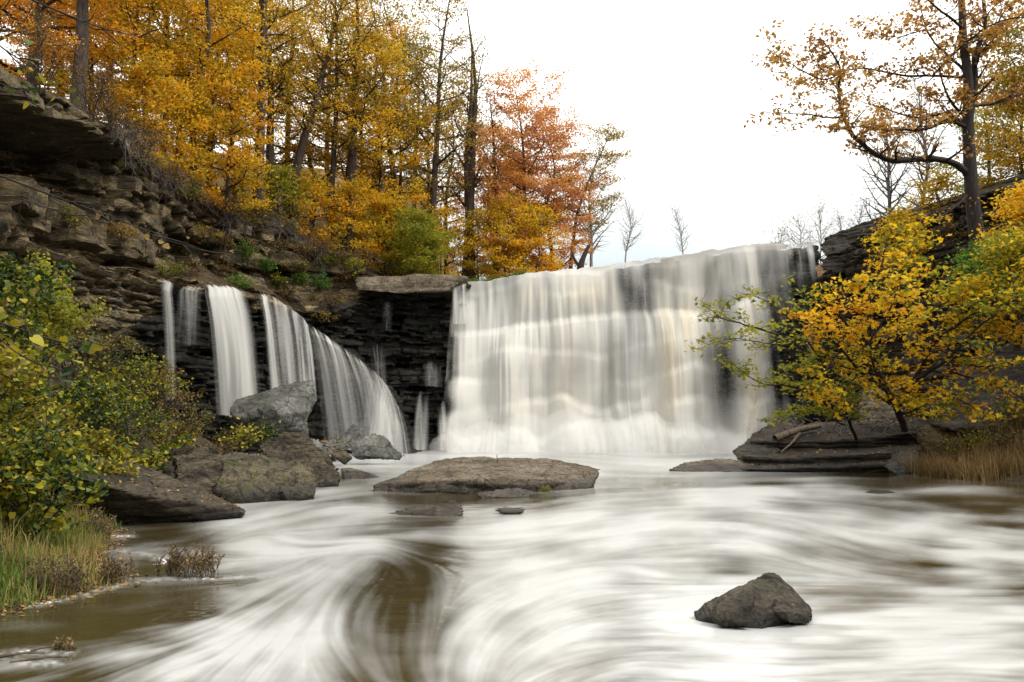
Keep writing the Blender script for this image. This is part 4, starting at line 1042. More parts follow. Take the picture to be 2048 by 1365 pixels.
def spray(rng, twigs, per, spread, flat):
    c = []
    for q, _ in twigs:
        n = rng.poisson(per)
        if n == 0: continue
        t = np.clip(rng.beta(2.0, 1.3, n), 0, 1) * (len(q) - 1)
        j = np.minimum(t.astype(int), len(q) - 2); u = (t - j)[:, None]
        p = q[j] * (1 - u) + q[j + 1] * u
        c.append(p + rng.normal(0, 1, (n, 3)) * np.array((spread, spread, spread * flat)))
    return np.concatenate(c) if c else np.zeros((0, 3))

def tints(rng, c, n_per, seed, wide=.34):
    base = .5 + .7 * fbm(c[:, 0] * .55, c[:, 1] * .55, c[:, 2] * .7, seed, 2)
    return np.repeat(np.clip(base + rng.normal(0, wide, len(c)), 0, 1), n_per)

def crown_mesh(rng, c, size, mat, seed, shape=LEAF_KITE, tilt=.7, droop=.25):
    v, f = leaf_cloud(c, size, rng, shape, tilt, droop)
    return make_mesh('crown', v, [f], mat, {'tint': tints(rng, c, len(shape), seed)}, smooth=False)

def forest_tree(name, base, H, seed, mat, label, cat='tree', group=None, crown=3.0, base_frac=.3, dens=1.0, leaf=.15, r0=.2, lean=(0, 0), bark='bark', prim=26, twin=False, top_leaf=1.0, up=0.0, thick=1.0):
    rng = np.random.RandomState(seed)
    base = np.asarray(base, float)
    root = thing(name, base, label, cat, group)
    wood = MB()
    limbs = []
    for kk in range(2 if twin else 1):
        off = np.array((.35 * kk, .1 * kk, 0))
        h = H * (1 - .12 * kk)
        w = rng.normal(0, .03 * H, (5, 3)); w[0] = 0; w[:, 2] = 0
        tr = spline([off + np.array((lean[0] * t * t * h + w[i][0] * t, lean[1] * t * t * h + w[i][1] * t, h * t - .3)) for i, t in enumerate(np.linspace(0, 1, 5))], 12)
        rad = r0 * (1 - np.linspace(0, 1, 12)) ** .8 + .015
        rad[0] *= 1.35
        wood.tube(tr, rad, 9)
        limbs.append((tr, r0))
    tw = []
    for tr, _ in limbs:
        prof = lambda t: crown * 1.12 * (0.5 + .5 * math.sin(math.pi * min(max((t - base_frac) / (1 - base_frac), 0), 1) ** .8)) * (1 - .25 * t)
        p1 = side_shoots(rng, tr, lambda t: (r0 * (1 - t) + .02) * thick, int(prim / len(limbs)), base_frac, prof, lambda t: -.05 + .75 * t + up, 6, wood, .3, .25, 5)
        for q, rr in p1:
            L = np.linalg.norm(q[-1] - q[0])
            p2 = side_shoots(rng, q, lambda t: rr * (1 - .7 * t) * (1 + .5 * (thick - 1)), max(4, int(L * 3.0)), .2, lambda t: (.32 + .16 * math.sin(3.1 * t)) * L * .9 + .2, lambda t: .5, 4, wood, .35, .1, 3)
            tw += p2
            tw.append((q[2:], rr))
    obj('trunk', wood.mesh('trunk', M[bark]), root)
    if dens > 0:
        c = spray(rng, tw, 60 * dens, .24, .45)
        if top_leaf < 1:
            c = c[rng.uniform(size=len(c)) < np.interp(c[:, 2] / H, [.45, .9], [1, top_leaf])]
        obj('crown', crown_mesh(rng, c, leaf, M[mat], seed), root)
    return root

_top = WALLS['cliff'][::4, 225:].reshape(-1, 3)
def hill(px, D):
    p = P(px, 845, D)
    d = np.hypot(_top[:, 0] - p[0], _top[:, 1] - p[1])
    z = float(_top[d < .45, 2].max()) if (d < .45).any() else float(ground_z(p[0], p[1]))
    return np.array((p[0], p[1], z - .1))

# (kind, px, distance, height, crown, crown base, density, leaf colour, trunk radius, label, extra)
FT = [
 ('maple_tree', 118, 30.5, 13, 3.2, .42, .8, 'orange', .30, 'stout grey trunked orange maple standing over the dark cave overhang', {}),
 ('maple_tree', 20, 31, 13, 3.6, .12, 1.6, 'orange', .2, 'deep orange maple at the left edge above the overhang', {}),
 ('maple_tree', 225, 36, 12, 3.0, .22, 1.0, 'yellow', .13, 'slender yellow maple close behind the stout grey trunk', {}),
 ('beech_tree', 300, 38, 14, 3.0, .2, 1.0, 'gold', .16, 'golden beech in the thicket between the stout trunk and the thin pole trunk', {}),
 ('maple_tree', 372, 37, 16, 3.0, .34, .8, 'yellow', .16, 'thin pole-trunked yellow maple above the grey cliff face', {}),
 ('maple_tree', 440, 38.5, 9, 2.6, .06, 1.2, 'yellow', .12, 'low bright yellow maple spilling over the rim of the cliff', {}),
 ('maple_tree', 500, 41, 17, 3.2, .34, .55, 'gold', .30, 'thick dark trunked golden maple, first of the pair near the rim', {}),
 ('oak_tree', 530, 43, 18, 3.2, .36, .5, 'gold', .26, 'thick dark trunked golden oak, second of the pair near the rim', {}),
 ('maple_tree', 575, 43, 16, 3.0, .38, .6, 'yellow', .28, 'yellow maple whose heavy trunk leans out to one side', {'lean': (.18, 0)}),
 ('maple_tree', 655, 45, 17, 3.0, .34, .55, 'gold', .2, 'slim golden maple between the leaning trunk and the straight black trunk', {}),
 ('oak_tree', 692, 45, 19, 3.4, .34, .5, 'olive', .30, 'straight black trunked oak with thin olive gold top', {'top_leaf': .5}),
 ('maple_tree', 745, 47, 15, 3.4, .1, 1.5, 'yellow', .18, 'bright yellow maple with level tiers of leaves above the flat ledge', {}),
 ('oak_tree', 780, 50, 19, 3.4, .3, .8, 'olive', .24, 'tall olive brown oak rising behind the tiered yellow maple', {}),
 ('oak_tree', 868, 49, 20, 3.6, .3, 1.6, 'olive', .26, 'tall olive oak with bare lower trunk, last tall crown before the sky', {'top_leaf': .7}),
 ('ash_tree', 930, 50, 19, 2.6, .3, .12, 'gold', .32, 'nearly bare twin trunked ash with a tall dead spire', {'twin': True, 'up': .35, 'top_leaf': .2}),
 ('ash_tree', 992, 51, 13.5, 2.6, .3, .2, 'olive', .17, 'thin half bare ash next to the twin trunked one', {'up': .4, 'top_leaf': .5}),
 ('maple_tree', 1050, 51, 14, 4.0, .12, 1.5, 'salmon', .17, 'salmon orange maple with rounded crown beside the bare ash', {'up': .2}),
 ('maple_tree', 1108, 52, 11.6, 3.6, .1, 1.6, 'salmon', .13, 'lower salmon maple next to the open sky', {'up': .1}),
 ('oak_tree', 1138, 54, 11.5, 3.0, .4, 1.1, 'olive', .15, 'brown leaved oak leaning out toward the open sky', {'lean': (.28, 0), 'prim': 16}),
 ('maple_sapling', 1010, 48.5, 4.0, 2.0, .05, 1.8, 'yellow', .06, 'yellow sapling under the bare ash at the lip', {'prim': 20}),
 ('maple_sapling', 1075, 49, 3.4, 2.0, .05, 1.6, 'yellow', .06, 'second yellow sapling, under the salmon maple at the lip', {'prim': 20}),
 ('maple_sapling', 955, 49, 3.0, 1.6, .05, 1.4, 'gold', .05, 'small gold sapling at the foot of the twin trunks', {'prim': 18}),
 ('maple_sapling', 690, 44, 3.0, 1.7, .05, 1.2, 'yellow', .06, 'yellow sapling at the foot of the straight black trunk', {'prim': 20}),
 ('maple_sapling', 765, 45.5, 3.2, 1.8, .05, 1.7, 'yellow', .06, 'yellow sapling hanging over the broken end of the cliff', {'prim': 20}),
 ('maple_sapling', 610, 43.5, 2.8, 1.6, .1, 1.0, 'yellow', .06, 'yellow sapling between the leaning trunk and the slim golden maple', {'prim': 20}),
 ('bushy_shrub', 825, 45.6, 3.6, 2.1, .02, 2.4, 'green', .05, 'bright yellow green bush drooping over the flat ledge block', {'prim': 26}),
 ('maple_tree', 80, 44, 17, 4.2, .12, 1.5, 'orange', .22, 'big orange maple deep in the wood behind the stout trunk', {}),
 ('maple_tree', 200, 47, 19, 4.2, .12, 1.5, 'gold', .22, 'golden maple deep in the wood behind the slender yellow one', {}),
 ('maple_tree', 330, 50, 20, 4.2, .12, 1.3, 'gold', .22, 'golden maple deep in the wood behind the thin pole trunk', {}),
 ('oak_tree', 450, 53, 20, 4.2, .15, 1.3, 'olive', .24, 'dark olive oak deep in the wood behind the pair of thick trunks', {}),
 ('maple_tree', 560, 55, 20, 4.0, .15, .7, 'gold', .22, 'golden maple deep in the wood behind the leaning trunk', {}),
 ('maple_tree', 650, 58, 20, 4.0, .15, .55, 'yellow', .22, 'yellow maple deep in the wood behind the slim golden one', {}),
 ('oak_tree', 740, 60, 21, 4.0, .2, .5, 'olive', .24, 'olive oak deep in the wood behind the tiered yellow maple', {}),
 ('maple_tree', 820, 60, 18, 3.6, .2, .7, 'gold', .2, 'thin gold maple deep in the wood behind the bright green bush', {}),
 ('maple_tree', 890, 60, 15, 3.2, .15, .7, 'yellow', .18, 'yellow maple showing low behind the tall olive oak', {}),
 ('maple_tree', 985, 60, 13, 3.6, .1, 1.2, 'salmon', .16, 'pale salmon maple far behind the half bare ash', {}),
 ('maple_sapling', 262, 33.6, 3.0, 1.6, .05, 1.6, 'gold', .05, 'gold sapling on the rim just right of the fuzzy tan bush', {'prim': 18}),
 ('maple_sapling', 330, 35.5, 3.2, 1.7, .05, 1.6, 'yellow', .05, 'yellow sapling at the foot of the thin pole trunk', {'prim': 18}),
 ('maple_sapling', 405, 37, 2.4, 1.6, .05, 1.2, 'gold', .05, 'gold sapling drooping over the rim below the low yellow maple', {'prim': 18}),
 ('maple_sapling', 470, 40.5, 2.2, 1.4, .05, 1.0, 'gold', .05, 'gold sapling before the pair of thick trunks', {'prim': 18}),
 ('maple_sapling', 545, 42.5, 2.2, 1.4, .05, 1.0, 'green', .05, 'yellow green sapling at the foot of the leaning trunk', {'prim': 18}),
 ('maple_sapling', 880, 48, 3.2, 1.7, .05, 1.4, 'yellow', .05, 'yellow sapling at the foot of the last tall olive oak', {'prim': 18}),
 ('maple_tree', 850, 55, 17, 3.8, .12, 1.2, 'olive', .18, 'broad olive tree filling the gap behind the last tall olive oak', {}),
 ('maple_tree', 715, 52, 19, 3.6, .12, .5, 'olive', .18, 'broad olive tree behind the straight black trunk', {}),
 ('maple_tree', 140, 40, 14, 3.6, .08, 1.5, 'yellow', .16, 'full yellow maple behind the fuzzy tan bush', {}),
 ('maple_tree', 265, 42.5, 15, 3.8, .08, 1.2, 'yellow', .16, 'full yellow maple between the slender and the golden trunks', {}),
 ('maple_tree', 400, 44, 15, 3.8, .08, 1.4, 'yellow', .16, 'full yellow maple behind the low bright one on the rim', {}),
 ('maple_tree', 500, 48, 16, 3.8, .08, 1.3, 'gold', .16, 'full golden maple close behind the pair of thick trunks', {}),
 ('maple_tree', 610, 50, 14, 3.6, .08, .9, 'yellow', .16, 'full yellow maple close behind the leaning trunk', {}),
 ('maple_tree', 680, 50, 12, 3.4, .06, 1.2, 'yellow', .16, 'half tall yellow maple behind the straight black trunk', {}),
 ('maple_tree', 790, 53, 12, 3.6, .06, 1.2, 'yellow', .16, 'half tall yellow maple behind the tall olive brown oak', {}),
 ('maple_tree', 1035, 55, 9, 3.4, .06, 1.4, 'orange', .14, 'low orange maple behind the salmon ones', {}),
 ('maple_tree', -60, 38, 16, 4.5, .1, 1.5, 'orange', .22, 'orange maple cut off by the left frame edge', {}),
]
for i, (nm, px, D, H, cr, bf, dn, mt, r0, lb, ex) in enumerate(FT):
    b = hill(px, D)
    if 540 <= px <= 900 and D > 47: dn *= .62
    if nm == 'maple_sapling': H, dn, cr = H * 1.5, dn * .62, cr * .95
    cat = 'shrub' if 'shrub' in nm else 'tree'
    forest_tree(nm, b, H, 1000 + i * 7, mt, lb, cat, 'autumn trees on the left rim', cr, bf, dn, (.17 if D > 54 else .145), r0, **ex)

# bare trees and brush beyond the lip
BT = [('bare_tree', 1186, 56, 9.2, 2.8, .3, .13, 'bare grey tree at the left end of the open skyline', 34), ('bare_tree', 1258, 75, 10.6, 2.1, .5, .10, 'slim bare tree standing alone over the lip', 34), ('bare_tree', 1372, 75, 9.9, 1.7, .55, .09, 'smallest lone bare tree in the middle of the skyline', 30),
      ('bare_tree', 1800, 46, 9.5, 2.6, .1, .12, 'tall bare brushy tree behind the big leaning-limbed tree', 34), ('bare_tree', 1870, 45, 10, 2.6, .1, .12, 'second bare brushy tree close behind the dark trunk', 34),
      ('bare_shrub', 1575, 52, 2.9, 1.5, .02, .03, 'lowest bare shrub on the skyline at the right of the lip', 22), ('bare_shrub', 1615, 52, 3.6, 1.6, .02, .03, 'low bare shrub on the skyline between the lowest and the tallest one', 24), ('bare_shrub', 1655, 50, 4.2, 1.7, .02, .03, 'tallest bare shrub on the skyline above the right trickles', 26), ('bare_shrub', 1700, 48, 3.6, 1.5, .02, .03, 'bare shrub just before the dark rocky slope', 24), ('bare_shrub', 1745, 46, 4.0, 1.6, .02, .03, 'bare shrub on the crest of the dark rocky slope', 24)]
for i, (nm, px, D, H, cr, bf, r0, lb, pr) in enumerate(BT):
    p = P(px, 845, D); z = float(ground_z(p[0], p[1]))
    forest_tree(nm, (p[0], p[1], z), H, 2000 + i * 3, 'olive', lb, 'tree' if 'tree' in nm else 'shrub', None, cr, bf, .0 if px < 1500 else .03, .10, r0, bark='bark_hazed' if px < 1760 else 'bark_grey', prim=int(pr * 1.3), up=.45, thick=1.25)

# ------------------------------------------------------------------ trees drawn limb by limb
def limb_tree(name, base, limbs, seed, mat, label, cat='tree', leaf=.14, bark='bark_dark', shoot=3.0, shoot_len=.9, per=14, spread=.12, shape=LEAF_KITE, twig=4, flat=.6, tilt=.7, extra=None, trunk_k=10):
    """limbs: (list of photo px, py, D, start radius, end radius, leafiness)"""
    rng = np.random.RandomState(seed)
    base = np.asarray(base, float)
    root = thing(name, base, label, cat)
    wood = MB(); tw = []
    cl = []
    for pts, ra, rb, lf in limbs:
        q = spline([P(*p) - base for p in pts], 6 * len(pts))
        q = q + np.cumsum(rng.normal(0, .012, q.shape), axis=0) * (ra < .15)
        wood.tube(q, np.linspace(1, 0, len(q)) ** .9 * (ra - rb) + rb, trunk_k)
        if lf <= 0: continue
        L = np.linalg.norm(np.diff(q, axis=0), axis=1).sum()
        p1 = side_shoots(rng, q, lambda t: ra * (1 - t) + rb, max(3, int(L * shoot)), .12, lambda t: shoot_len * (1.2 - .5 * t), lambda t: .45, 5, wood, .45, .25, 4)
        p2 = []
        for a, rr in p1:
            p2 += side_shoots(rng, a, lambda t: rr * (1 - .7 * t), twig, .25, lambda t: shoot_len * .42, lambda t: .55, 4, wood, .4, .15, 3)
        cl.append(spray(rng, p2 + [(a[1:], r) for a, r in p1] + [(q[len(q) // 2:], rb)], per * lf, spread, flat))
    obj('trunk', wood.mesh('trunk', M[bark]), root)
    c = np.concatenate(cl)
    if extra is not None: c = np.concatenate([c, extra(rng) - base])
    obj('crown', crown_mesh(rng, c, leaf, M[mat], seed, shape, tilt), root)
    return root

D0 = 30.0
tb = P(1968, 560, D0)
limb_tree('maple_tree', tb, [
    ([(1972, 575, D0), (1958, 500, D0), (1946, 410, D0), (1940, 330, D0), (1936, 250, D0), (1936, 160, D0), (1926, 70, D0), (1922, -60, D0)], .31, .11, .0),
    ([(1938, 240, D0), (1950, 180, D0 + .3), (1948, 120, D0 + .4), (1966, 60, D0 + .5), (1962, -40, D0 + .6)], .13, .06, .7),
    ([(1936, 350, D0), (1908, 328, D0 - .3), (1862, 319, D0 - .8), (1812, 322, D0 - 1.2), (1770, 318, D0 - 1.5), (1728, 296, D0 - 1.8), (1698, 264, D0 - 2), (1684, 222, D0 - 2.1), (1681, 180, D0 - 2.2), (1682, 140, D0 - 2.3), (1660, 105, D0 - 2.4), (1634, 78, D0 - 2.5)], .13, .015, .6),
    ([(1688, 236, D0 - 2.1), (1640, 232, D0 - 2.4), (1590, 228, D0 - 2.8), (1530, 222, D0 - 3)], .035, .008, .45),
    ([(1800, 322, D0 - 1.3), (1790, 305, D0 - 1.2), (1830, 312, D0 - 1.0)], .05, .02, .0),
    ([(1930, 256, D0), (1892, 247, D0 - .6), (1850, 257, D0 - 1.2), (1790, 258, D0 - 2), (1745, 254, D0 - 2.6), (1700, 252, D0 - 3)], .08, .015, .55),
    ([(1928, 248, D0), (1902, 233, D0 + .6), (1868, 230, D0 + 1.2), (1830, 236, D0 + 1.8), (1772, 222, D0 + 2.4), (1715, 205, D0 + 2.9)], .075, .014, .7),
    ([(1930, 236, D0), (1902, 205, D0 - .4), (1882, 168, D0 - .8), (1872, 130, D0 - 1)], .06, .02, .9),
    ([(1934, 156, D0), (1870, 150, D0 + .4), (1800, 152, D0 + .9), (1720, 136, D0 + 1.4), (1640, 150, D0 + 1.8), (1570, 128, D0 + 2)], .06, .01, .9),
    ([(1680, 150, D0 - 2.3), (1640, 160, D0 - 2.6), (1580, 130, D0 - 2.8), (1530, 96, D0 - 3)], .03, .008, .8),
    ([(1866, 150, D0 + .4), (1920, 92, D0 - .4), (1984, 46, D0 - 1.2), (2060, 30, D0 - 2)], .05, .02, .8),
    ([(1930, 142, D0), (1892, 108, D0 + .3), (1852, 62, D0 + .8), (1828, -10, D0 + 1.2)], .06, .015, .8),
    ([(1850, 60, D0 + .8), (1790, 75, D0 + 1.2), (1720, 60, D0 + 1.6)], .03, .008, .8),
    ([(1930, 60, D0), (1880, 20, D0 - .5), (1840, -20, D0 - .8)], .06, .02, 1.0), ([(1928, 90, D0), (1985, 60, D0 + .5), (2020, 0, D0 + .8)], .05, .02, .9),
    ([(1942, 212, D0), (1990, 206, D0 + .4), (2045, 188, D0 + .8), (2110, 170, D0 + 1)], .06, .02, .8),
    ([(1944, 380, D0), (1900, 420, D0 - .5), (1868, 440, D0 - .8)], .04, .012, .1),
  ], 3001, 'sparse', 'large dark trunked maple with long upswept limbs over the right slope', leaf=.165, shoot=3.0, shoot_len=1.0, per=15, spread=.13)

# golden bush that leans over the pool from the right
B0 = 23.5
bb = P(1795, 850, 24.5)
gold_limbs = [
    ([(1810, 862, 24.6), (1792, 820, 24.2), (1770, 780, 23.6), (1745, 720, 23.0), (1730, 640, 22.6), (1745, 560, 22.4), (1770, 480, 22.4)], .11, .02, 1.0),
    ([(1792, 820, 24.2), (1830, 760, 23.4), (1860, 690, 22.8), (1880, 610, 22.4), (1900, 540, 22.2)], .09, .015, 1.0),
    ([(1770, 780, 23.6), (1720, 745, 22.6), (1680, 700, 21.8), (1640, 660, 21.3), (1600, 630, 21)], .06, .012, 1.0),
    ([(1745, 720, 23), (1700, 660, 22.2), (1670, 610, 21.8), (1690, 560, 21.6)], .05, .012, 1.0),
    ([(1830, 760, 23.4), (1890, 720, 22.2), (1950, 660, 21.5), (2020, 610, 21)], .06, .012, 1.0),
    ([(1860, 690, 22.8), (1920, 640, 22), (1985, 600, 21.4), (2070, 600, 21)], .05, .012, 1.0),
    ([(1800, 800, 24), (1760, 760, 22.6), (1740, 690, 21.4), (1780, 620, 20.8), (1800, 560, 20.6)], .05, .012, 1.1),
    ([(1770, 740, 23), (1800, 660, 22), (1830, 590, 21.6), (1820, 520, 21.6)], .05, .012, 1.1),
    ([(1745, 600, 22.5), (1790, 540, 22.6), (1830, 490, 22.8), (1850, 450, 23)], .035, .01, 1.0),
    ([(1820, 790, 23.8), (1840, 800, 22.6), (1830, 815, 21.8)], .03, .01, .9),
    ([(1900, 720, 22.4), (1960, 730, 21.6), (2010, 720, 21)], .03, .01, .9),
    ([(1820, 790, 23.8), (1880, 790, 22.6), (1930, 810, 22), (1960, 840, 21.8)], .03, .008, .8), ([(1805, 830, 24.2), (1850, 815, 23), (1880, 840, 22.4)], .025, .008, .8), ([(1890, 740, 22.8), (1990, 770, 21.8), (2050, 800, 21.4)], .03, .008, .7),
    ([(1720, 745, 22.6), (1690, 770, 22), (1665, 800, 21.6)], .025, .008, .8), ([(1680, 700, 21.8), (1650, 740, 21.2), (1640, 780, 21)], .025, .007, .8), ([(1840, 640, 22.6), (1900, 590, 23.5), (1960, 570, 24)], .03, .01, 1.0),
]
limb_tree('maple_tree', bb, gold_limbs, 3101, 'rightyellow', 'leafy golden maple leaning over the tilting ledge from the right slope', leaf=.135, shoot=3.4, shoot_len=.85, per=7.2, spread=.12, shape=LEAF_MAPLE, twig=4, flat=.5, trunk_k=7)
ob = P(1700, 872, 24.6)
limb_tree('maple_sapling', ob, [
    ([(1712, 880, 24.8), (1695, 840, 24.2), (1672, 780, 23.4), (1640, 720, 22.4), (1600, 690, 21.4), (1560, 668, 20.8), (1500, 650, 20.2), (1452, 640, 19.8), (1420, 610, 19.6)], .055, .008, .42),
    ([(1672, 780, 23.4), (1640, 690, 22.6), (1618, 610, 22.2), (1600, 560, 22.0)], .035, .007, .35),
    ([(1690, 830, 24), (1640, 790, 22.8), (1580, 770, 21.8), (1520, 760, 21), (1460, 720, 20.4)], .035, .007, .5),
    ([(1640, 720, 22.4), (1580, 640, 21.6), (1530, 600, 21.2), (1480, 590, 21)], .028, .006, .35),
    ([(1690, 850, 24.4), (1640, 830, 23.2), (1590, 820, 22.4), (1540, 840, 21.8)], .03, .006, .6),
    ([(1600, 690, 21.4), (1540, 690, 20.6), (1470, 680, 20), (1400, 700, 19.6)], .02, .005, .3),
    ([(1660, 760, 23.2), (1620, 730, 22.2), (1590, 735, 21.4)], .02, .006, .6), ([(1700, 850, 24.4), (1680, 800, 23), (1650, 770, 22)], .03, .006, .8)],
    3201, 'green', 'thin spreading sapling with sparse yellow green leaves reaching out before the main fall', leaf=.12, shoot=3.2, shoot_len=.6, per=9, spread=.10, shape=LEAF_MAPLE, trunk_k=6)

def right_tree(px, py, D, H, cr, mat, seed, lb, leaf=.13, dens=1.4, prim=24):
    b = P(px, py, D)
    return forest_tree('maple_tree', b, H, seed, mat, lb, 'tree', None, cr, .1, dens, leaf, .09, prim=prim)
right_tree(2065, 500, 33, 8.5, 2.4, 'gold', 3301, 'golden maple at the right edge, level with the big limbs', .14, 1.4)
right_tree(2090, 420, 33, 8, 2.8, 'olive', 3302, 'olive brown tree high on the right slope behind the dark trunk', .14, 1.4)
right_tree(1880, 450, 34.5, 2.4, 1.0, 'yellow', 3303, 'small yellow tree on the slope left of the dark trunk', .13, .55, 16)
right_tree(1800, 520, 33, 1.9, 1.0, 'rightyellow', 3304, 'small yellow tree just above the golden bush', .13, .7, 14)
right_tree(1980, 400, 36, 4.5, 1.8, 'green', 3305, 'yellow green sapling behind the dark trunk', .13, .9, 18)
right_tree(2070, 500, 24, 1.8, 1.0, 'yellow', 3306, 'small yellow spray of maple at the right edge under the golden one', .13, 1.2, 16)
right_tree(2035, 680, 22, 3.0, 1.4, 'rightyellow', 3307, 'yellow maple shoot by the huge tilted rock', .13, 1.1, 16)
right_tree(1990, 600, 26, 1.8, 1.1, 'plant', 3308, 'small green leaved shrub at the foot of the dark trunk', .12, 1.1, 14)

# stump and fallen wood
w = MB(); q = P(1160, 540, 47)
w.tube(spline([np.zeros(3) + (0, 0, -.4), (0.0, 0, .6), (.15, 0, 1.3), (.55, .1, 2.2)], 9), np.linspace(.30, .10, 9), 9)
w.tube(spline([(0.05, 0, .8), (-.3, 0, 1.3), (-.55, 0, 2.0)], 6), np.linspace(.13, .03, 6), 7)
st = tag(obj('tree_stump', w.mesh('stump', M['bark_dark']), None, tuple(np.array((q[0], q[1], float(ground_z(q[0], q[1])))))), 'dark broken forked stump on the skyline beside the salmon maple', 'stump')
w = MB(); a, b_ = P(1550, 878, 26.4), P(1640, 852, 27)
w.tube(spline([a, (a + b_) / 2 + (0, 0, .06), b_], 10) - a, np.linspace(.13, .08, 10), 8)
w.tube(spline([P(1600, 866, 26.7) - a, P(1585, 885, 26.1) - a, P(1562, 905, 25.6) - a], 6), np.linspace(.06, .02, 6), 6)
tag(obj('fallen_log', w.mesh('log', M['log']), None, tuple(a)), 'weathered fallen log lying across the tilting ledge', 'log')
w = MB(); a = P(994, 922, 20)
w.tube(spline([(0, 0, -.05), (.015, 0, .06), (-.01, 0, .1), (.01, 0, .16)], 6), np.linspace(.016, .006, 6), 5)
tag(obj('twig', w.mesh('twig', M['log']), None, tuple(a)), 'short twig standing up from the long slab', 'twig')

# ------------------------------------------------------------------ shrubs, grass and small growth
def shrub(name, base, H, spread, mat, seed, label, leaf=.08, n_stem=9, per=26, shape=LEAF_HEART, bark='bark_dark', cat='shrub', group=None, lean=(0, 0), tilt=.9, sp=.07, stem_r=.012, droop=.5):
    rng = np.random.RandomState(seed)
    base = np.asarray(base, float)
    root = thing(name, base, label, cat, group)
    wood = MB(); tw = []
    for i in range(n_stem):
        az = rng.uniform(0, 6.28); rr = spread * math.sqrt(rng.uniform(.03, 1)); h = H * rng.uniform(.6, 1.05) * (1.1 - .45 * rr / spread)
        e = np.array((rr * math.cos(az) + lean[0] * h, rr * math.sin(az) + lean[1] * h, h))
        st = np.array((e[0] * .12, e[1] * .12, -.08))
        q = spline([st, st * .5 + e * .4 + (0, 0, .12 * h), e * .8 + (0, 0, .1 * h), e], 8)
        q[1:] += rng.normal(0, .02 * H, (7, 3))
        wood.tube(q, np.linspace(stem_r, stem_r * .3, 8), 5)
        p1 = side_shoots(rng, q, lambda t: stem_r, max(5, int(h * 7)), .12, lambda t: (.30 + .16 * h) * (1.2 - .5 * t), lambda t: .5, 4, wood, .4, .1, 3)
        tw += p1 + [(q[3:], stem_r)]
    obj('stems', wood.mesh('stems', M[bark]), root)
    c = spray(rng, tw, per, sp, .8)
    obj('foliage', crown_mesh(rng, c, leaf, M[mat], seed, shape, tilt, droop), root)
    return root

def on_bank(px, D, dz=0.0):
    x = P(px, 845, D)[0]
    return (x, D, float(bank_z(x, D)) + dz)

SG = 'leafy shrubs crowding the left bank'
SB = [
 # px, D, H, spread, leaf colour, leaf, stems, per, label
 (-70, 7.6, 1.5, .75, 'vine', .06, 11, 25, 'big leaved yellow green shrub cut by the left frame edge, above the shore grass'),
 (40, 8.8, 1.3, .75, 'vine', .06, 12, 25, 'big leaved shrub with yellow patches right above the tan shore grass'),
 (105, 9.9, 1.2, .65, 'vine', .06, 12, 25, 'leafy shrub whose bright leaves hang over the top of the tilting slab'),
 (200, 13.6, .8, .5, 'vine', .06, 11, 25, 'low spreading shrub on the upper end of the tilting slab'),
 (-40, 9.6, 1.7, .9, 'vine', .06, 12, 25, 'tall dense yellow green shrub at the left edge, mid height of the bank'),
 (60, 11, 1.7, .9, 'vine', .06, 12, 25, 'dense green shrub in the middle of the leafy bank'),
 (140, 12.4, 1.1, .7, 'vine', .06, 13, 30, 'greener shrub below the brown scrub on the bank'),
 (-30, 12.4, 2.0, 1.0, 'vine', .065, 13, 30, 'high yellow green shrub topping the bank at the left edge'),
 (60, 14.2, 1.8, 1.0, 'green', .065, 13, 28, 'lighter yellow shrub topping the bank under the grey cliff wall'),
 (265, 14.5, 1.1, .7, 'vine', .075, 10, 14, 'small yellow speckled shrub between brown scrub and dark boulders'),
 (320, 16.5, 1.0, .7, 'vine', .07, 9, 12, 'small leafy shrub above the mossy boulder'),
 (150, 15.4, 1.35, 1.1, 'scrub', .055, 16, 26, 'olive brown scrub below the layered grey wall'),
 (225, 17, 1.2, 1.1, 'vine', .05, 14, 18, 'loose olive green shrub beside the tiny forked drip'),
 (300, 19.5, 1.2, 1.1, 'scrub', .055, 15, 24, 'tan brown scrub in front of the single thread of water'),
 (365, 21.5, 1.0, .8, 'scrub', .055, 11, 16, 'lower brown scrub running down toward the pale tilted boulder'),
 (410, 20, .8, .6, 'brownleaf', .055, 10, 12, 'dark bramble tangle above the dark angular boulder'),
 (95, 17.2, 1.5, 1.0, 'scrub', .06, 12, 18, 'dull brown scrub high on the bank behind the green shrubs'),
 (190, 14.6, 1.1, .9, 'vine', .055, 13, 20, 'middle sized green shrub just behind the dense ones of the bank'),
 (255, 15.8, .9, .8, 'vine', .05, 12, 16, 'low green shrub between the brown scrub and the dark boulders'),
 (330, 18.2, 1.0, .8, 'scrub', .05, 13, 18, 'low brown scrub uphill of the small leafy shrub'),
 (385, 18.6, .8, .7, 'brownleaf', .05, 12, 16, 'dark low brambles right above the shadowed boulder'),
 (440, 22, .9, .8, 'brownleaf', .05, 12, 16, 'brown brambles touching the pale tilted boulder'),
 (270, 17.6, 1.2, .8, 'vine', .055, 10, 14, 'yellow flecked bramble in the middle of the brown scrub'),
 (350, 15.8, .8, .6, 'vine', .055, 9, 12, 'small yellow flecked bramble above the dark shadowed boulder'),
 (120, 13.2, 1.3, .8, 'vine', .06, 12, 26, 'dark green shrub in the hollow of the leafy bank'),
 (480, 19.2, .55, .45, 'vine', .06, 7, 9, 'little yellow green plant on top of the mossy boulder'),
 (520, 20.5, .55, .45, 'vine', .06, 7, 8, 'little yellow green plant just behind the dark angular boulder'),
]
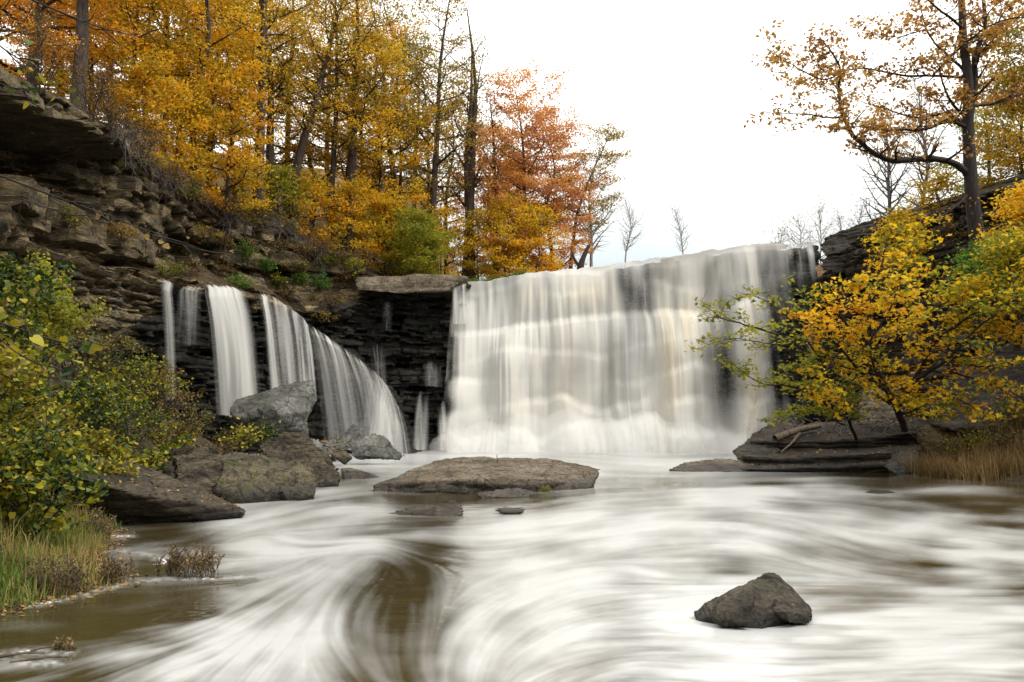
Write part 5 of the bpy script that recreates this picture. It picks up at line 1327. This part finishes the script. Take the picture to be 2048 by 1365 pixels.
for i, (px, D, H, sp_, mt, lf, ns, per, lb) in enumerate(SB):
    b = on_bank(px, D, -.05)
    if px in (480, 520): b = tuple(P(px, 905 if px == 480 else 888, 17 if px == 480 else 20))
    shrub('leafy_shrub' if mt not in ('brownleaf', 'scrub') else 'brown_scrub', b, H, sp_, mt, 4000 + i, lb, lf, ns, per, LEAF_HEART if mt not in ('brownleaf', 'scrub') else LEAF_OVAL, group=SG if mt not in ('brownleaf', 'scrub') else 'brown scrub on the left bank', lean=(.12, -.1))

# where the cliff shows at a photo pixel
def _front(V):
    x, y = to_px(V); return x.ravel(), y.ravel(), V.reshape(-1, 3)
_c = [_front(WALLS['cliff'][::3, ::2]), _front(WALLS['right_cliff'][::2, ::2])]
def cliff_at(px, py, side=0, rad=9):
    x, y, v = _c[side]
    m = np.hypot(x - px, y - py)
    r = rad
    while not (m < r).any(): r *= 1.6
    k = np.where(m < r)[0]
    return v[k[np.argmin(v[k, 1])]]

CP = [
 (530, 545, .9, .6, 'plant', .09, 'green plant on the talus above the broad bright side fall'), (495, 515, .8, .5, 'plant', .09, 'green plant higher up the talus above the broad side fall'),
 (645, 575, .9, .6, 'plant', .10, 'bright green tuft of leaves on the talus above the fanning fall'), (605, 560, .7, .4, 'plant', .09, 'small green tuft left of the bright one on the talus'),
 (660, 525, .8, .6, 'green', .09, 'yellow green creeper under the broken end of the cliff'), (380, 545, .7, .8, 'brownleaf', .08, 'brownish plants over the head of the single thread'), (345, 545, .7, .6, 'green', .07, 'yellowish plants on the ledge over the single thread'),
 (440, 545, .7, .8, 'brownleaf', .08, 'rusty plants on the ledge between thread and broad fall'), (570, 590, .7, .7, 'brownleaf', .08, 'rusty plants over the head of the fanning fall'), (690, 560, .8, .7, 'brownleaf', .09, 'rusty creeper beside the flat grey ledge block'),
 (740, 520, 1.2, .9, 'brownleaf', .09, 'dead brown brush on top of the flat grey ledge block'), (620, 520, .8, .8, 'brownleaf', .09, 'rust coloured creeper on the broken middle cliff'),
  (470, 500, .5, 1.0, 'brownleaf', .08, 'rusty mat of creepers below the two thick trunks'), (560, 500, .5, 1.0, 'brownleaf', .08, 'rusty mat of creepers under the leaning trunk'), (590, 545, .5, 1.0, 'olive', .08, 'olive mat of creepers above the fanning fall'), (660, 600, .5, 1.0, 'brownleaf', .08, 'brown mat of creepers left of the flat ledge block'),
 (520, 450, .5, .9, 'olive', .08, 'olive hanging growth on the broken middle cliff'), (410, 470, .5, .9, 'olive', .08, 'olive hanging growth beside the layered grey wall'), (700, 500, .6, .9, 'brownleaf', .08, 'brown hanging growth at the broken end of the cliff'), (300, 330, .6, .7, 'olive', .07, 'olive hanging growth beside the grey face'),
 (250, 470, .5, .8, 'olive', .07, 'dull moss and weeds on the layered grey wall'), (440, 420, .5, .9, 'brownleaf', .08, 'brown hanging growth under the brown rim brush'), (640, 640, .4, .8, 'olive', .08, 'dark weeds over the crest of the fanning fall'), (380, 400, .6, .8, 'olive', .08, 'olive weeds on the tan blocks of the cliff'),
 (480, 570, .7, .7, 'plant', .08, 'green trailing plant at the head of the broad bright side fall'), (555, 565, .8, .6, 'vine', .08, 'green and yellow trailing plant between the two green talus tufts'), (420, 510, .8, .7, 'vine', .08, 'green and yellow weeds below the tan blocks of the cliff'), (350, 500, .8, .7, 'vine', .07, 'green and yellow weeds beside the layered grey wall'),
 (600, 460, .8, .7, 'vine', .08, 'green weeds rooted in the broken middle cliff'), (500, 430, .8, .7, 'green', .08, 'yellow green weeds under the pair of thick trunks'), (715, 540, .8, .7, 'green', .09, 'yellow green weeds beside the flat grey ledge block'), (130, 470, .9, .7, 'vine', .07, 'green weeds at the foot of the layered grey wall'), (260, 350, .7, .6, 'vine', .07, 'green weeds hanging down the grey face'), (430, 370, .8, .7, 'vine', .08, 'green weeds on the rim under the low yellow maple'),
 (205, 205, 2.2, 1.0, 'brownleaf', .07, 'fuzzy tan bush on the cliff rim beside the stout trunk'), (225, 265, 1.3, .8, 'brownleaf', .07, 'fuzzy tan bush hanging at the corner of the overhang'), (170, 150, 2.2, 1.0, 'brownleaf', .07, 'greyish brown bush behind the rim at the stout trunk'),
 (330, 270, 1.2, .9, 'brownleaf', .07, 'bare brown brush on the rim above the grey face'), (400, 350, 1.1, .9, 'brownleaf', .07, 'brown brush on the rim below the low yellow maple'), (470, 385, 1.0, .9, 'brownleaf', .07, 'brown brush on the rim before the pair of thick trunks'), (560, 400, 1.0, .8, 'brownleaf', .07, 'brown brush on the rim at the leaning trunk'), (650, 450, 1.0, .8, 'brownleaf', .07, 'brown brush on the rim before the slim golden maple'),
]
for i, (px, py, H, sp_, mt, lf, lb) in enumerate(CP):
    shrub('ledge_plant' if mt != 'brownleaf' else 'brown_scrub', cliff_at(px, py) - (0, 0, .1), H, sp_, mt, 4200 + i, lb, lf, 11, 13, LEAF_OVAL, 'bark', 'plant', 'plants clinging to the cliff', lean=(.05, -.25), stem_r=.014)
for i, (px, py, H, sp_, mt, lb) in enumerate([(1985, 545, .9, .7, 'plant', 'fresh green plant on the dark slope at the right'), (1860, 560, .8, .8, 'brownleaf', 'brown scrub on the dark slope behind the golden maple'), (2010, 480, .9, .8, 'brownleaf', 'brown scrub under the dark trunk'), (1780, 455, .8, .7, 'brownleaf', 'brown scrub on the crest above the lip'), (1900, 480, 1.0, .8, 'brownleaf', 'brown brush at the root of the dark trunk')]):
    shrub('ledge_plant' if mt != 'brownleaf' else 'brown_scrub', cliff_at(px, py, 1) - (0, 0, .1), H, sp_, mt, 4300 + i, lb, .09, 10, 12, LEAF_OVAL, 'bark', 'plant', 'plants on the right slope', stem_r=.014)

# twig tangle along the rim and the talus
rng = np.random.RandomState(4400)
w = MB()
for k in range(520):
    u = rng.rand()
    px = 230 + 500 * u; py = np.interp(px, [230, 330, 420, 560, 700, 740], [262, 300, 375, 405, 480, 535]) + rng.normal(0, 30)
    p = cliff_at(px, py, 0, 6)
    L = rng.uniform(.5, 1.8)
    d = np.array((rng.normal(.5, .7), rng.normal(-.4, .4), rng.normal(-.1, .6))); d /= np.linalg.norm(d)
    q = spline([p, p + d * L * .5 + (0, 0, .12), p + d * L + rng.normal(0, .2, 3) + (0, 0, -.15 * L)], 6)
    w.tube(q, np.linspace(.016, .005, 6), 3)
tag(obj('undergrowth', w.mesh('undergrowth', M['bark_grey'])), kind='stuff')

# roots and dead twigs on the right ledge
w = MB(); rng = np.random.RandomState(4450)
for k in range(70):
    px = rng.uniform(1590, 1850); p = P(px, rng.uniform(845, 890), 27.2); L = rng.uniform(.4, 1.5)
    d = np.array((rng.normal(-.3, .7), rng.normal(-.3, .5), rng.normal(.1, .4))); d /= np.linalg.norm(d)
    q = spline([p, p + d * L * .5 + (0, 0, .1), p + d * L + rng.normal(0, .15, 3) + (0, 0, -.1)], 6)
    w.tube(q, np.linspace(.02, .006, 6), 3)
tag(obj('undergrowth', w.mesh('undergrowth', M['bark_grey'])), kind='stuff')
for i, (px, D, H, mt, lb) in enumerate([(1925, 23.2, .9, 'vine', 'dark green shrub amid the tan grass of the right shore'), (1995, 22.6, 1.0, 'scrub', 'olive brown shrub amid the tan grass near the right edge'), (2045, 23.4, 1.3, 'vine', 'dark green shrub at the right frame edge above the tan grass'), (1880, 24.6, .9, 'scrub', 'olive brown shrub beside the greyish waterline boulder')]):
    x = P(px, 845, D)[0]
    shrub('leafy_shrub', (x, D, float(bank_r(x, D)) - .05), H, .7, mt, 4460 + i, lb, .06, 11, 14, LEAF_OVAL)

def blades(pos, h, rng, width=.006, bend=.5, seg=3):
    n = len(pos)
    az = rng.uniform(0, 6.28, n); b = rng.gamma(2, bend / 2, n)
    side = np.stack([-np.sin(az), np.cos(az), 0 * az], 1); fw = np.stack([np.cos(az), np.sin(az), 0 * az], 1)
    V = []
    for k in range(seg + 1):
        t = k / seg
        c = pos + (0, 0, 0) + np.stack([0 * h, 0 * h, h * t * (1 - .25 * b * t)], 1) + fw * (h * b * t * t * .7)[:, None]
        wd = width * (1 - t * .85) * rng.uniform(.8, 1.2)
        V += [c - side * wd, c + side * wd]
    V = np.stack(V, 1)
    m = 2 * (seg + 1)
    base = np.arange(n)[:, None] * m
    f = np.concatenate([base + np.array([[2 * k, 2 * k + 1, 2 * k + 3, 2 * k + 2]]) for k in range(seg)])
    return V.reshape(-1, 3), f, m

def grass(name, pos, h, tint, mat, rng, width=.006, bend=.5):
    v, f, m = blades(pos, h, rng, width, bend)
    return tag(obj(name, make_mesh(name, v, [f], mat, {'tint': np.repeat(np.clip(tint, 0, 1), m)}, smooth=False)), kind='stuff')

rng = np.random.RandomState(4500)
n = 15000
y = rng.uniform(5.4, 12, n); d = rng.gamma(2.2, .36, n) - .15
x = np.interp(y, SHY, SHX) - d
keep = fbm(x * 1.6, y * 1.6, 0, 4501, 3) + rng.normal(0, .25, n) + .25 > 0
x, y, d = x[keep], y[keep], d[keep]
z = np.maximum(bank_z(x, y), -.02)
tone = .36 + .6 * fbm(x * .9, y * .9, 0, 4502, 2) + .25 * sstep(7.4, 9, y) + rng.normal(0, .17, len(x)) 
h = np.clip(rng.gamma(2.6, .055, len(x)), .04, .45) * np.interp(d, [-.2, .3, 1.0], [.5, .8, 1.25])
grass('grass', np.stack([x, y, z], 1), h, tone, M['grass'], rng, .0055, .55)
n = 9000
x = rng.uniform(11.4, 15.5, n); y = rng.uniform(20.5, 24.5, n)
keep = (fbm(x * .9, y * .9, 0, 4503, 3) + rng.normal(0, .2, n) > -.05)
x, y = x[keep], y[keep]; z = np.maximum(bank_r(x, y), 0)
grass('grass', np.stack([x, y, z], 1), rng.uniform(.25, .8, len(x)), .5 + .4 * fbm(x, y, 0, 4504, 2) + rng.normal(0, .15, len(x)), M['drygrass'], rng, .011, .8)
x = rng.uniform(-3.2, .8, 5000); y = rng.uniform(44.2, 47.5, 5000)
grass('grass', np.stack([x, y, ground_z(x, y) - .05], 1), rng.uniform(.15, .55, 5000), .3 + rng.normal(0, .2, 5000), M['grass'], rng, .02, .6)

def weed(base, H, n, spread, mat, seed, label, leaf=.03):
    rng = np.random.RandomState(seed)
    base = np.asarray(base, float)
    root = thing('weed_clump', base, label, 'plant', 'weeds at the water edge')
    w = MB(); tw = []
    for i in range(n):
        a = rng.uniform(0, 6.28); r_ = spread * math.sqrt(rng.rand()); h = H * rng.uniform(.5, 1)
        s = np.array((r_ * math.cos(a), r_ * .6 * math.sin(a), -.03)); e = s + np.array((rng.normal(0, .2) * h, rng.normal(0, .2) * h, h))
        q = spline([s, (s + e) / 2 + rng.normal(0, .02, 3), e], 6)
        w.tube(q, np.linspace(.004, .0015, 6), 4)
        tw += side_shoots(rng, q, lambda t: .003, 5, .3, lambda t: .25 * h, lambda t: .8, 3, w, .3, .2, 3)
        tw.append((q[3:], .003))
    obj('stems', w.mesh('stems', M['log']), root)
    c = spray(rng, tw, 5, .012, 1)
    obj('foliage', crown_mesh(rng, c, leaf, M[mat], seed, LEAF_KITE, 1.0), root)
for i, (px, py, H, n, s, mt, lb) in enumerate([(345, 1152, .32, 26, .16, 'brownleaf', 'dry brown weed standing in the shallows off the grass spit'), (405, 1155, .30, 26, .16, 'drygrass', 'tan weed at the outer tip of the grass spit'), (195, 1078, .38, 30, .2, 'drygrass', 'tan weed clump before the dark end of the tilting slab'), (120, 1190, .34, 30, .25, 'drygrass', 'mixed green and tan weed clump in the shore grass'), (230, 1168, .26, 20, .15, 'brownleaf', 'dark weed stalks at the foam edge of the grass spit'),
                                               (1095, 985, .16, 16, .1, 'green', 'tiny green tuft at the front edge of the long slab'), (130, 1300, .09, 12, .08, 'drygrass', 'tan sprig on the foam covered debris nearest the viewer')]):
    x, y = W(px, py); weed((float(x), float(y), 0), H, n, s, mt, 4600 + i, lb, .022)

# fallen leaves on the bank, the ledges and the slabs
rng = np.random.RandomState(4700)
pts = []
n = 5000
y = rng.uniform(5.6, 20, n); d = rng.gamma(2, .7, n) + .1; x = np.interp(y, SHY, SHX) - d
pts.append(np.stack([x, y, bank_z(x, y) + .015], 1))
Vc = WALLS['cliff']; nz = np.abs(np.gradient(Vc[..., 2], axis=1)); hz = np.hypot(np.gradient(Vc[..., 0], axis=1), np.gradient(Vc[..., 1], axis=1))
fl = np.argwhere((hz > nz * 1.1) & (Vc[..., 2] > 7))
k = fl[rng.randint(0, len(fl), 9000)]
pts.append(Vc[k[:, 0], k[:, 1]] + rng.normal(0, .06, (9000, 3)) * (1, 1, .3) + (0, 0, .03))
y = rng.uniform(5.6, 11.5, 2600); x = np.interp(y, SHY, SHX) - rng.normal(.18, .22, 2600)
pts.append(np.stack([x, y, np.maximum(bank_z(x, y), 0) + .012], 1))
big = np.r_[np.full(n, .055), np.full(9000, .11), np.full(2600, .045)]
for o in list(bpy.data.objects):
    lb = o.get('label', '')
    if lb.startswith(('broad leaf littered', 'long brown slab tilting', 'leaf strewn grey', 'low earthy')):
        me = o.data; v = np.empty(len(me.vertices) * 3, np.float32); me.vertices.foreach_get('co', v); v = v.reshape(-1, 3)
        nn = np.empty(len(me.vertices) * 3, np.float32); me.vertices.foreach_get('normal', nn); nn = nn.reshape(-1, 3)
        up = np.where((nn[:, 2] > .5) & (v[:, 2] > .3))[0]
        m = 420 if 'broad' in lb else (160 if 'long' in lb else 120)
        q = v[rng.choice(up, m)] + np.array(o.location) + (0, 0, .012)
        pts.append(q + rng.normal(0, .02, q.shape) * (1, 1, 0)); big = np.r_[big, np.full(m, .06 if 'long' in lb else .09)]
c = np.concatenate(pts)
v, f = leaf_cloud(c, big, rng, LEAF_OVAL, .3, 0)
tag(obj('fallen_leaves', make_mesh('fallen_leaves', v, [f], M['litterleaf'], {'tint': np.repeat(rng.uniform(0, 1, len(c)), 6)}, smooth=False)), kind='stuff')

# froth caught along the shore
def froth(name, line, n, r, seed, wid):
    rng = np.random.RandomState(seed)
    q = spline([[*W(*p)] for p in line], 200)
    V, Fc, k = [], [], 0
    sph = []
    for a in np.linspace(0, math.pi / 2, 4):
        for b in np.arange(7) * 2 * math.pi / 7: sph.append((math.cos(a) * math.cos(b), math.cos(a) * math.sin(b), math.sin(a)))
    sph = np.array(sph); fc = grid_faces(4, 7); 
    i = np.arange(3)[:, None] * 7 + np.arange(7)[None]; j = np.arange(3)[:, None] * 7 + (np.arange(7)[None] + 1) % 7
    fc = np.stack([i, j, j + 7, i + 7], -1).reshape(-1, 4)
    for m in range(n):
        p = q[rng.randint(200)] + rng.normal(0, wid, 2)
        s = r * rng.uniform(.4, 1.3)
        V.append(sph * (s * rng.uniform(.9, 2.2), s, s * .38) + (p[0], p[1], -.004)); Fc.append(fc + k); k += len(sph)
    return tag(obj(name, make_mesh(name, np.concatenate(V), [np.concatenate(Fc)], M['foam'])), kind='stuff')
froth('foam', [(90, 1206), (150, 1192), (220, 1175), (262, 1164), (300, 1160), (345, 1157), (420, 1156)], 130, .011, 4801, .035)
froth('foam', [(140, 1076), (190, 1072), (255, 1072)], 40, .012, 4802, .03)
froth('foam', [(245, 1105), (300, 1112), (330, 1125), (300, 1130)], 40, .012, 4803, .03)
froth('foam', [(10, 1312), (60, 1302), (110, 1306), (60, 1325)], 110, .010, 4804, .018)
for i, (px, py, px2, py2, r_) in enumerate([(-10, 1318, 90, 1310, .012), (20, 1328, 140, 1318, .010), (60, 1306, 110, 1300, .008)]):
    a, b_ = np.array([*W(px, py), .01]), np.array([*W(px2, py2), .012])
    w = MB(); w.tube(spline([a - a, (b_ - a) * .5 + (0, .02, .006), b_ - a], 8), np.linspace(r_, r_ * .5, 8), 6)
    tag(obj('driftwood_stick', w.mesh('stick', M['log']), None, tuple(a)), ['longest stick in the frothy debris nearest the viewer', 'lower stick in the frothy debris nearest the viewer', 'shortest stick in the frothy debris nearest the viewer'][i], 'stick')

# thin bare branches reaching in over the left bank
def branch(pts, r, seed, label, leaves=0, mat='vine', leaf=.07, shoots=5, slen=.35):
    rng = np.random.RandomState(seed)
    q = spline([P(*p) for p in pts], 30); a = q[0].copy(); q = q - a
    root = thing('bare_branch' if not leaves else 'leafy_branch', a, label, 'branch')
    w = MB(); w.tube(q, np.linspace(r, r * .25, 30), 6)
    tw = side_shoots(rng, q, lambda t: r * .5, shoots, .25, lambda t: slen, lambda t: .6, 5, w, .4, .1, 4)
    obj('wood', w.mesh('wood', M['bark_dark']), root)
    if leaves:
        c = spray(rng, tw + [(q[10:], r)], leaves, .05, 1)
        obj('foliage', crown_mesh(rng, c, leaf, M[mat], seed, LEAF_HEART, .9, .8), root)
branch([(20, -20, 5.5), (110, 20, 5.6), (210, 58, 5.8), (320, 82, 6)], .009, 4901, 'long thin dark branch crossing the top left corner', 0, shoots=4, slen=.3)
branch([(-30, 340, 6.2), (60, 375, 6.3), (150, 408, 6.5), (235, 438, 6.7), (320, 476, 6.9), (420, 505, 7.2)], .010, 4902, 'long thin bare branch slanting down across the layered cliff', 2, 'brownleaf', .05, 10, .3)
branch([(-20, 400, 6), (60, 405, 6.2), (140, 430, 6.4), (200, 442, 6.6)], .006, 4903, 'shorter bare twig under the long slanting branch', 0, shoots=7, slen=.25)
branch([(-20, 640, 5.6), (50, 662, 5.7), (130, 688, 5.8), (235, 703, 6)], .008, 4904, 'dark bent branch across the leafy bank', 2, 'vine', .09, 5, .25)
branch([(-20, 660, 5.4), (40, 710, 5.5), (110, 735, 5.6), (190, 725, 5.7)], .006, 4905, 'thin curved branch just under the dark bent one', 1, 'vine', .09, 4, .2)
branch([(-40, 60, 5.6), (10, 100, 5.6), (60, 135, 5.7), (95, 180, 5.8)], .008, 4906, 'small leafy green branch hanging in at the upper left edge', 3, 'vine', .065, 4, .22)
branch([(-40, 150, 5.6), (20, 175, 5.7), (70, 190, 5.8)], .007, 4907, 'second leafy sprig lower at the upper left edge', 3, 'vine', .065, 3, .2)

# drifting spray at the foot of the main fall
def mist(name, lumps, dens):
    m, n, l = nodes_of(name)
    out = n.new('ShaderNodeOutputMaterial'); vs = n.new('ShaderNodeVolumeScatter')
    vs.inputs['Color'].default_value = (.97, .97, .97, 1); vs.inputs['Density'].default_value = dens
    l.new(vs.outputs[0], out.inputs['Volume'])
    bm = bmesh.new()
    for (px, D, z, rx, ry, rz) in lumps:
        p = P(px, 845, D)
        r_ = bmesh.ops.create_icosphere(bm, subdivisions=3, radius=1.0)
        for v in r_['verts']:
            c = v.co; v.co = (p[0] + c.x * rx, D + c.y * ry, z + c.z * rz)
    me = bpy.data.meshes.new(name); bm.to_mesh(me); bm.free()
    tmp = bpy.data.objects.new('temporary', me); COL.objects.link(tmp)
    md = tmp.modifiers.new('r', 'REMESH'); md.mode = 'VOXEL'; md.voxel_size = .12
    sm = tmp.modifiers.new('s', 'SMOOTH'); sm.iterations = 12; sm.factor = .7
    ev = bpy.data.meshes.new_from_object(tmp.evaluated_get(bpy.context.evaluated_depsgraph_get()))
    bpy.data.objects.remove(tmp); bpy.data.meshes.remove(me)
    ev.materials.clear(); ev.materials.append(m)
    return tag(obj(name, ev), kind='stuff')
mist('mist', [(900, 39.6, .2, 1.1, .9, .8), (970, 39.2, .3, 1.4, 1.1, 1.3), (1050, 39.0, .3, 1.5, 1.2, 1.7), (1130, 38.9, .3, 1.5, 1.2, 1.9), (1210, 38.7, .3, 1.5, 1.2, 1.5), (1290, 38.4, .3, 1.5, 1.2, 1.8), (1370, 38.1, .3, 1.5, 1.1, 1.3), (1440, 37.8, .2, 1.2, 1.0, .9), (1490, 37.4, .2, 1.0, .9, .6)], .30)
